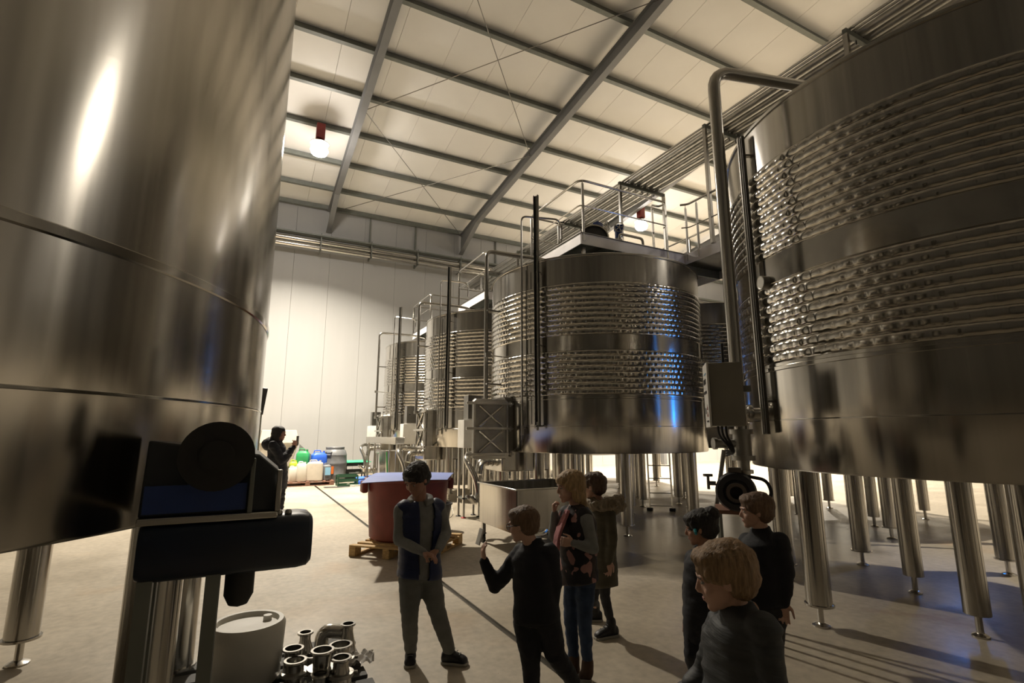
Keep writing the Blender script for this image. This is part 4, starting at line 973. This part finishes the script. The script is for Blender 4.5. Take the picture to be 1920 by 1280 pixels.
def hair_short(t, c, Fm, h, m_, puff=1.0, fringe=.1, nz=.004):
    m = MB()
    def E(x, y, z, a, b, d): m.ell(c+Fm@V((x*h,y*h,z*h)), (a*h*puff,b*h*puff,d*h*puff), Fm, 24, 16)
    E(0,-.10,.19,.39,.46,.37); E(0,-.22,.0,.36,.31,.34)
    E(0,.14,.30+fringe*.1,.31,.26,.20-fringe*.1)
    for s in (-1,1): E(s*.30,.02,.16,.10,.24,.18); E(s*.31,-.13,-.03,.07,.14,.16)
    return solid(m, 'hair', m_, t, .006, 2, nz, 22, strands=.0035)
def shoe(t, A, T, hh=.07, wd=.042, m_=shoe_m, sole=sole_m, high=False, laces=True):
    """A ankle point (above the ground), T toe point on the ground."""
    g0 = V((A.x, A.y, 0)); d = V((T.x-A.x, T.y-A.y, 0)); L = d.length; d.normalize(); s = V((-d.y,d.x,0)); gz = max(0, T.z)
    m = MB(); RR = []
    for u, w_, z, th in ((-.40,.7,.04,.035),(-.25,.95,.045,.045),(.1,1,.05,.045),(.5,.95,.042,.035),(.85,1.05,.034,.027),(1.0,.85,.028,.02),(1.06,.4,.024,.012)):
        c = g0+d*L*u*.95+V((0,0,z+gz*(max(0,u)))); RR.append([c+s*wd*w_*math.cos(a)+V((0,0,th*math.sin(a))) for a in [2*PI*k/16 for k in range(16)]])
    m.rings(RR); chain(m, [g0+d*.005+V((0,0,.05)), V((A.x,A.y,A.z+(.03 if high else .0)))], [.042,.040 if high else .038])
    sh = solid(m, 'shoe', m_, t, .007, 3)
    sm_ = MB(); out = []
    for u, w_ in ((-.42,.5),(-.36,.85),(-.1,1.02),(.3,.9),(.7,1.08),(.95,.95),(1.07,.5)): out.append((u, w_))
    poly = [(g0+d*L*u*.97+s*wd*w_) for u, w_ in out]+[(g0+d*L*u*.97-s*wd*w_) for u, w_ in reversed(out)]
    sm_.rings([[V((p.x,p.y,.0)) for p in poly],[V((p.x,p.y,.020)) for p in poly]]).build('sole', sole, sh, bevel=.003, seg=1)
    if laces:
        for k in range(3):
            c = g0+d*L*(.28+.16*k)+V((0,0,.098-.014*k)); MB().tube([c-s*.02, c+V((0,0,.004)), c+s*.02], .003, 6).build('lace', black_rub if m_ is not shoe_m else greyknit, sh)
    return sh
def person(label, J, mats, sc=1.0, face=None, tilt=0, hh=.215, hair=None, hem=-.12, torso_w=1., sleeve=True, high=False,
           handL=None, handR=None, shoe_mt=shoe_m, sole_mt=sole_m, jnoise=.006, skin_m=skin, vest=None, legr=1.0, collar=True, puff=1.0, open_w=0):
    top, legs = mats
    base = V(((J['AL'].x+J['AR'].x)/2, (J['AL'].y+J['AR'].y)/2, 0))
    t = thing('person', label, 'person', base)
    S = sc; H = J['H']; N = J['N']; P = J['P']
    sh = (J['SR']-J['SL']); hip = (J['HR']-J['HL'])
    # orientation: shoulder vector runs to the figure's own right
    f = face.normalized(); Fm = frame(f*math.cos(tilt)+V((0,0,-1))*math.sin(tilt), V((0,0,1)))
    b = MB()
    head_pieces(b, H, Fm, hh)
    chain(b, [N+V((0,0,-.03)), H+Fm@V((0,-.08*hh,-.25*hh))], [.048*S,.045*S])
    torso(b, P, N, sh, hip, [(-.05,.10*S,.08*S,0),(.25,.10*S,.075*S,0),(.7,.115*S,.085*S,0),(.92,.09*S,.06*S,0),(1.0,.04*S,.04*S,0)])
    for q in 'LR':
        chain(b, [J['S'+q],J['E'+q],J['W'+q]], [.040*S,.032*S,.022*S], 12)
        chain(b, [J['H'+q],J['K'+q],J['A'+q]], [.065*S*legr,.045*S*legr,.030*S*legr], 12)
        b.ell(J['A'+q]+V((0,0,-.02)), (.03,.03,.03))
    for q, hd in (('L',handL),('R',handR)):
        d = (J['W'+q]-J['E'+q]).normalized(); side = 1 if q == 'L' else -1
        if hd is None: hd = (d+V((0,0,-.3)), -sh*side if 0 else f.cross(V((0,0,1)))*(1 if q == 'L' else -1), .5)
        hand(b, J['W'+q], hd[0], hd[1], .135*S, hd[2], side if len(hd) < 4 else hd[3])
    body = solid(b, 'body', skin_m, t, .005*max(1, S*.9), 2)
    head_children(t, H, Fm, hh)
    # trousers
    m = MB(); torso(m, P, N, sh, hip, [(-.13,.10*S,.09*S,0),(-.02,.135*S,.105*S,0),(.18,.125*S,.095*S,0)])
    for q in 'LR':
        pts = lerp3(J['H'+q], J['K'+q], 2)+lerp3(J['K'+q], J['A'+q]+V((0,0,.02)), 2)[1:]
        chain(m, pts, [.088*S*legr,.078*S*legr,.062*S*legr,.056*S*legr,.045*S*legr], 14)
    solid(m, 'trousers', legs, t, .010, 3, jnoise, 14, stretch=(1,1,1.6))
    # top
    L_ = (N-P).length
    prof = [(hem,.150*S*torso_w,.118*S,0),(hem*.4,.152*S*torso_w,.12*S,0),(.2,.140*S*torso_w,.112*S,0),(.55,.148*S*torso_w,.115*S,0),(.80,.150*S*torso_w,.108*S,0),(.93,.115*S*torso_w,.085*S,0),(1.02,.062*S,.060*S,0)]
    def tops(grow, sleeves):
        m = MB(); torso(m, P, N, sh, hip, [(a, b_+grow, c+grow, d) for a, b_, c, d in prof])
        for q in 'LR':
            g = grow
            if sleeves:
                pts = lerp3(J['S'+q], J['E'+q], 2)+lerp3(J['E'+q], J['W'+q], 2)[1:]
                chain(m, pts, [(.062+g)*S,(.054+g)*S,(.048+g)*S,(.042+g)*S,(.034+g)*S], 14)
            else: m.ell(J['S'+q].lerp(N, .18), (.068*S,.068*S,.068*S))
        if collar: m.tube([N+V((0,0,-.03)), N+V((0,0,.035))+Fm@V((0,.01,0))], [.072*S,.064*S], 20)
        return m
    if vest:
        solid(tops(-.006, True), 'jumper', top, t, .010, 3, jnoise*.7, 12)
        vo = solid(tops(.012, False), 'vest', vest, t, .010, 3, jnoise, 10, stretch=(.5,.5,2.2))
        if open_w:
            s_ = sh.lerp(hip, .5).normalized(); fr = (N-P).cross(s_).normalized()
            if fr.dot(f) < 0: fr = -fr
            bm = bmesh.new(); bm.from_mesh(vo.data)
            kill = [v for v in bm.verts if (v.co-P).dot(fr) > .02 and abs((v.co-P).dot(s_)-.01) < open_w*(.7+.6*max(0, (v.co.z-P.z)/L_))]
            bmesh.ops.delete(bm, geom=kill, context='VERTS'); bm.to_mesh(vo.data); bm.free()
            md = vo.modifiers.new('thick', 'SOLIDIFY'); md.thickness = .012; md.offset = -1
    else: solid(tops(0, True), 'jacket', top, t, .010, 3, jnoise, 11, stretch=(.6,.6,1.8))
    if hair: hair(t, H, Fm, hh)
    for q in 'LR': shoe(t, J['A'+q], J['T'+q], wd=.040*S, m_=shoe_mt, sole=sole_mt, high=high)
    return t, Fm

def floor_pt(x, y, z): return on_z(x, y, z)
VL, VC = -RT, -FH                                   # photo-left and towards the camera
# A: boy with navy vest, hands clasped
D = 3.95
J = dict(H=az_pt(781,899,D-.04), N=az_pt(788,940,D+.02), SR=az_pt(752,957,D-.02), SL=az_pt(824,952,D+.08), ER=az_pt(748,1012,D-.06), EL=az_pt(836,1000,D+.02),
         WR=az_pt(795,1036,D-.20), WL=az_pt(822,1030,D-.16), P=az_pt(787,1068,D+.02), HR=az_pt(770,1082,D), HL=az_pt(805,1082,D+.05), KR=az_pt(768,1150,D-.02), KL=az_pt(820,1148,D+.02))
J['AR'] = on_z(770,1222,.075); J['AL'] = on_z(842,1222,.075); J['TR'] = on_z(768,1254,0); J['TL'] = on_z(876,1247,0)
t, Fm = person('boy with bowed head, navy padded vest over grey hoodie, hands clasped, grey joggers', J, (greyknit, greyjog), 1.0, (VC*.85+VL*.45), .50, .215,
   lambda t, c, F, h: hair_short(t, c, F, h, hair_black, 1.04, .5, .006), hem=-.10, vest=navy, collar=False, open_w=.045,
   handR=(RT*.8+V((0,0,-.25))-FH*.2, -FH*.1+V((0,0,-1)), .5), handL=(VL*.8+V((0,0,-.35))+VC*.2, V((0,0,-1)), .7))
m = MB(); m.tube([J['N']+V((0,0,.01))+RT*a*.078+FH*b*.075 + V((0,0,.02*b)) for a, b in [(math.cos(k*PI/10), math.sin(k*PI/10)) for k in range(-3,14)]], .026, 10)
solid(m, 'hood', greyknit, t, .008, 3, .004, 14)
MB().tube([J['N']+VC*.07+V((0,0,-.05)), J['P'].lerp(J['N'],.5)+VC*.128+RT*.012, J['P']+VC*.128+RT*.02], .004, 6).build('zip', black_rub, t)
# B: child with glasses, black jacket, one hand raised
D = 3.35
J = dict(H=az_pt(980,983,D), N=az_pt(1000,1020,D+.02), SL=az_pt(978,1036,D+.08), SR=az_pt(1030,1036,D-.04), EL=az_pt(928,1098,D+.12), ER=az_pt(1040,1095,D-.02),
         WL=az_pt(908,1052,D+.10), WR=az_pt(1036,1146,D+.03), P=az_pt(1006,1150,D+.02), HL=az_pt(988,1165,D+.04), HR=az_pt(1026,1165,D), KL=az_pt(995,1235,D+.02), KR=az_pt(1042,1228,D+.02))
J['AL'] = on_z(999,1303,.075); J['AR'] = on_z(1075,1283,.075); J['TL'] = on_z(978,1322,0); J['TR'] = on_z(1062,1305,0)
t, Fm = person('child with glasses in black jacket raising the left hand, seen from behind', J, (blackc, blackc), .98, (VL*.95+FH*.35), .15, .205,
   lambda t, c, F, h: hair_short(t, c, F, h, hair_lb, 1.0, .3, .003), hem=-.10, skin_m=skin2,
   handL=(V((0,0,1))+VL*.15, RT+FH*.3, .5), handR=(V((0,0,-1)), VL, .6))
h = .205
def P_(x,y,z): return J['H']+Fm@V((x*h,y*h,z*h))
gl = thing('glasses', 'dark-framed glasses worn by the child in the black jacket', 'glasses', P_(0,.45,0))
for s in (-1,1):
    m = MB(); m.tube([P_(s*.14+.11*math.cos(k*PI/8),.435,.0+.085*math.sin(k*PI/8)) for k in range(17)], .0022, 6); m.build('rim', black_pl, gl)
    MB().tube([P_(s*.25,.43,.02), P_(s*.385,.2,.03), P_(s*.40,-.04,.03)], .0022, 6).build('temple', black_pl, gl)
MB().tube([P_(-.04,.44,.01), P_(.04,.44,.01)], .0022, 6).build('bridge', black_pl, gl)
m = MB().box(J['WL']+V((0,0,.15))+VL*.03, (.010,.055,.10), Matrix.Rotation(.3,3,'Y')); o = m.build('paper_slip', label_w, smooth=0, bevel=.001); tag(o, 'pale slip held up in the raised hand of the child in black', 'paper')
# C: girl in pink camouflage vest
D = 3.75
J = dict(H=az_pt(1068,912,D), N=az_pt(1083,953,D+.02), SL=az_pt(1058,966,D+.10), SR=az_pt(1098,972,D-.08), EL=az_pt(1038,1005,D+.06), ER=az_pt(1113,1028,D-.10),
         WL=az_pt(1040,962,D+.02), WR=az_pt(1074,1018,D-.16), P=az_pt(1085,1078,D+.02), HL=az_pt(1076,1090,D+.05), HR=az_pt(1098,1090,D-.02), KL=az_pt(1070,1160,D+.06), KR=az_pt(1096,1165,D-.02))
J['AL'] = on_z(1076,1240,.085); J['AR'] = on_z(1102,1250,.085); J['TL'] = on_z(1058,1258,0); J['TR'] = on_z(1086,1275,0)
def long_hair(t, c, F, h):
    m = MB()
    def E(x, y, z, a, b, d): m.ell(c+F@V((x*h,y*h,z*h)), (a*h,b*h,d*h), F, 24, 16)
    E(0,-.10,.18,.40,.47,.38); E(0,-.24,-.02,.38,.30,.38); E(0,.17,.24,.33,.27,.21); E(0,-.30,-.34,.34,.2,.32); E(0,-.36,-.62,.27,.15,.26)
    for s in (-1,1): E(s*.31,.04,.10,.10,.24,.22); E(s*.30,-.10,-.25,.09,.16,.26)
    solid(m, 'hair', hair_blond, t, .006, 2, .005, 18, strands=.004, stretch=(1,1,.35))
t, Fm = person('blond girl in pink and black camouflage vest with grey sleeves, fist at her mouth', J, (greyknit, denim), .92, (VL*.95+VC*.25), .12, .21,
   long_hair, hem=-.12, vest=camo, high=True, shoe_mt=boot_m, skin_m=skin2, torso_w=.9, legr=.86,
   handL=(V((0,0,1))+VL*.1, RT+VC*.2, 1.4), handR=(VL+V((0,0,.15)), FH+V((0,0,-.2)), 1.2))
pts = [J['N']+VL*.075+VC*.05+V((0,0,.0)), J['N'].lerp(J['P'],.35)+VL*.150+VC*.09, J['N'].lerp(J['P'],.62)+VL*.165+VC*.09, J['N'].lerp(J['P'],.80)+VL*.16+VC*.09]
m = MB(); m.rings([[p+Fm.col[0]*a*wd+Fm.col[1]*b*.012 for a, b in ((-1,-1),(1,-1),(1,1),(-1,1))] for p, wd in zip(pts, (.03,.045,.04,.015))])
solid(m, 'scarf', pink_s, t, .006, 2, .004, 20, label='pink scarf')
# D: child in olive coat with fur hood, walking
D = 4.55
J = dict(H=az_pt(1112,912,D), N=az_pt(1124,945,D+.02), SL=az_pt(1106,962,D+.08), SR=az_pt(1142,962,D-.06), EL=az_pt(1108,1010,D+.12), ER=az_pt(1148,1010,D-.10),
         WL=az_pt(1104,1050,D+.08), WR=az_pt(1142,1052,D-.10), P=az_pt(1128,1062,D+.02), HL=az_pt(1122,1075,D+.05), HR=az_pt(1134,1075,D-.02), KL=az_pt(1112,1120,D+.12), KR=az_pt(1134,1118,D-.02))
J['AL'] = az_pt(1117,1160,4.85); J['AL'].z = .11; J['AR'] = on_z(1146,1172,.085); J['TL'] = V((J['AL'].x,J['AL'].y,0))+VL*.15; J['TR'] = V((J['AR'].x,J['AR'].y,0))+VL*.14+VC*.06
def dhair(t, c, F, h): hair_short(t, c, F, h, hair_dkb, 1.08, .2, .008)
t, Fm = person('child in long olive coat with fur-trimmed hood, walking behind the camouflage vest', J, (olive, darkjean), .95, (VL*.9+FH*.45), .1, .21, dhair, hem=-.32, high=True, legr=.72, skin_m=skin2)
m = MB(); cc = J['N']+V((0,0,.015))-Fm.col[1]*.05
m.tube([cc+Fm.col[0]*.125*math.cos(k*PI/12)+Fm.col[1]*.115*math.sin(k*PI/12)-V((0,0,.0+.015*math.cos(k*PI/6))) for k in range(25)], .042, 12); m.ell(cc-Fm.col[1]*.06+V((0,0,-.03)), (.12,.09,.06))
solid(m, 'fur_hood', fur_m, t, .008, 1, .016, 30, strands=.008)
# E: dark-haired child with a bun
D = 3.65
J = dict(H=az_pt(1312,990,D), N=az_pt(1322,1030,D+.02), SL=az_pt(1300,1048,D+.08), SR=az_pt(1350,1048,D-.06), EL=az_pt(1292,1105,D+.08), ER=az_pt(1356,1105,D-.05),
         WL=az_pt(1290,1155,D+.03), WR=az_pt(1350,1155,D-.05), P=az_pt(1322,1150,D+.02), HL=az_pt(1310,1165,D+.04), HR=az_pt(1335,1165,D), KL=az_pt(1300,1225,D), KR=az_pt(1335,1225,D))
J['AL'] = on_z(1306,1272,.08); J['AR'] = on_z(1336,1278,.08); J['TL'] = V((J['AL'].x,J['AL'].y,0))+VL*.13; J['TR'] = V((J['AR'].x,J['AR'].y,0))+VL*.13
def bun(t, c, F, h):
    hair_short(t, c, F, h, hair_black, 1.08, .3, .006)
    b = MB().ell(c+F@V((0,-.42*h,.38*h)), (.055,.055,.05)); solid(b, 'hair_bun', hair_black, t, .006, 1, .006, 30)
    MB().tube([c+F@V((.43*h*math.cos(k*PI/8),-.10*h+.05,-.02*h+.10*h*math.sin(k*PI/8))) for k in range(17)], .010, 8).build('hair_clip', teal, t, label='teal hair clip')
t, Fm = person('dark-haired child with a bun and a long black coat, behind the blond boy', J, (blackc, blackc), .95, (VL*.9+FH*.3), .15, .205, bun, hem=-.42)
# F: child at the right edge
D = 3.75
J = dict(H=az_pt(1416,958,D), N=az_pt(1428,998,D+.02), SL=az_pt(1402,1015,D+.08), SR=az_pt(1462,1015,D-.06), EL=az_pt(1396,1075,D+.08), ER=az_pt(1475,1075,D-.05),
         WL=az_pt(1408,1120,D-.06), WR=az_pt(1470,1130,D-.05), P=az_pt(1432,1125,D+.02), HL=az_pt(1418,1140,D+.04), HR=az_pt(1448,1140,D), KL=az_pt(1415,1200,D), KR=az_pt(1450,1200,D))
J['AL'] = on_z(1418,1262,.08); J['AR'] = on_z(1452,1262,.08); J['TL'] = V((J['AL'].x,J['AL'].y,0))+VL*.13; J['TR'] = V((J['AR'].x,J['AR'].y,0))+VL*.13
t, Fm = person('brown-haired child in black jacket at the right edge, neon trim at the wrist', J, (blackc, darkjean), .98, (VL*.95+FH*.2), .05, .21,
   lambda t, c, F, h: hair_short(t, c, F, h, hair_lb, 1.05, .3, .005), hem=-.1, skin_m=skin2)
MB().tube([J['WL']+(J['EL']-J['WL'])*.12, J['WL']+(J['EL']-J['WL'])*.5], [.052,.058], 16).build('neon_cuff', neon, t, bevel=.006, label='neon yellow-green cuff')
# G: blond boy in the foreground
D = 2.15
J = dict(H=az_pt(1356,1082,D), N=az_pt(1386,1146,D+.03), SL=az_pt(1352,1172,D+.14), SR=az_pt(1432,1180,D-.08), EL=az_pt(1318,1262,D+.16), ER=az_pt(1452,1290,D-.12),
         WL=az_pt(1278,1318,D+.10), WR=az_pt(1440,1390,D-.05), P=az_pt(1390,1340,D+.03), HL=az_pt(1370,1360,D+.06), HR=az_pt(1415,1360,D-.02))
for q in 'LR':
    J['K'+q] = V((J['H'+q].x, J['H'+q].y, .30))+VL*.02; J['A'+q] = V((J['H'+q].x, J['H'+q].y, .08)); J['T'+q] = V((J['A'+q].x,J['A'+q].y,0))+VL*.13
t, Fm = person('blond boy in dark grey padded jacket, in the near right corner, looking left', J, (darkgrey_c, darkjean), .95, (VL*.97+FH*.25), .22, .225,
   lambda t, c, F, h: hair_short(t, c, F, h, hair_fair, 1.07, .6, .006), hem=-.08, torso_w=1.12, jnoise=.010, skin_m=skin2, handL=(VL+V((0,0,-.8)), V((0,0,-1)), .5), handR=(V((0,0,-1)), VL, .6))
# H: woman photographing, far left
D = 9.6
J = dict(H=az_pt(524,812,D), N=az_pt(519,829,D), SR=az_pt(512,834,D-.19), SL=az_pt(522,834,D+.19), ER=az_pt(528,864,D-.22), EL=az_pt(534,862,D+.22),
         WR=az_pt(550,838,D-.10), WL=az_pt(548,843,D+.06), P=az_pt(521,886,D), HR=az_pt(518,892,D-.09), HL=az_pt(524,892,D+.09), KR=az_pt(519,930,D-.08), KL=az_pt(525,930,D+.08))
J['AR'] = V((J['KR'].x,J['KR'].y,.085)); J['AL'] = V((J['KL'].x,J['KL'].y,.085)); J['TR'] = V((J['AR'].x,J['AR'].y,0))+RT*.18; J['TL'] = V((J['AL'].x,J['AL'].y,0))+RT*.18
def wh(t, c, F, h):
    m = MB()
    def E(x, y, z, a, b, d): m.ell(c+F@V((x*h,y*h,z*h)), (a*h,b*h,d*h), F, 24, 16)
    E(0,-.10,.17,.41,.48,.38); E(0,-.24,-.05,.39,.32,.42); E(0,-.30,-.42,.40,.28,.40)
    for s in (-1,1): E(s*.32,.02,-.02,.10,.24,.34); E(s*.32,-.02,-.45,.12,.2,.34)
    solid(m, 'hair', hair_black, t, .010, 2, .004, 18)
t, Fm = person('woman in long black padded coat holding up a phone by the left-hand tank', J, (blackc, blackc), 1.25, (RT*1.0+FH*.05), .05, .235, wh, hem=-.55, jnoise=.012, torso_w=1.2,
   handR=(V((0,0,1))+RT*.3, -RT+FH*.6, 1.0), handL=(V((0,0,1))+RT*.4, -RT-FH*.6, 1.0))
q = (J['WR']+J['WL'])/2+V((0,0,.13))+RT*.07
o = MB().box(q, (.012,.08,.16), Matrix.Rotation(-YAW,3,'Z')).build('phone', black_pl, bevel=.003); tag(o, 'dark phone held up by the woman in black', 'phone')
m = MB(); hc = J['N']+V((0,0,-.03))-RT*.10; m.ell(hc, (.14,.16,.12)); solid(m, 'hood', blackc, t, .012, 3, .012, 8)
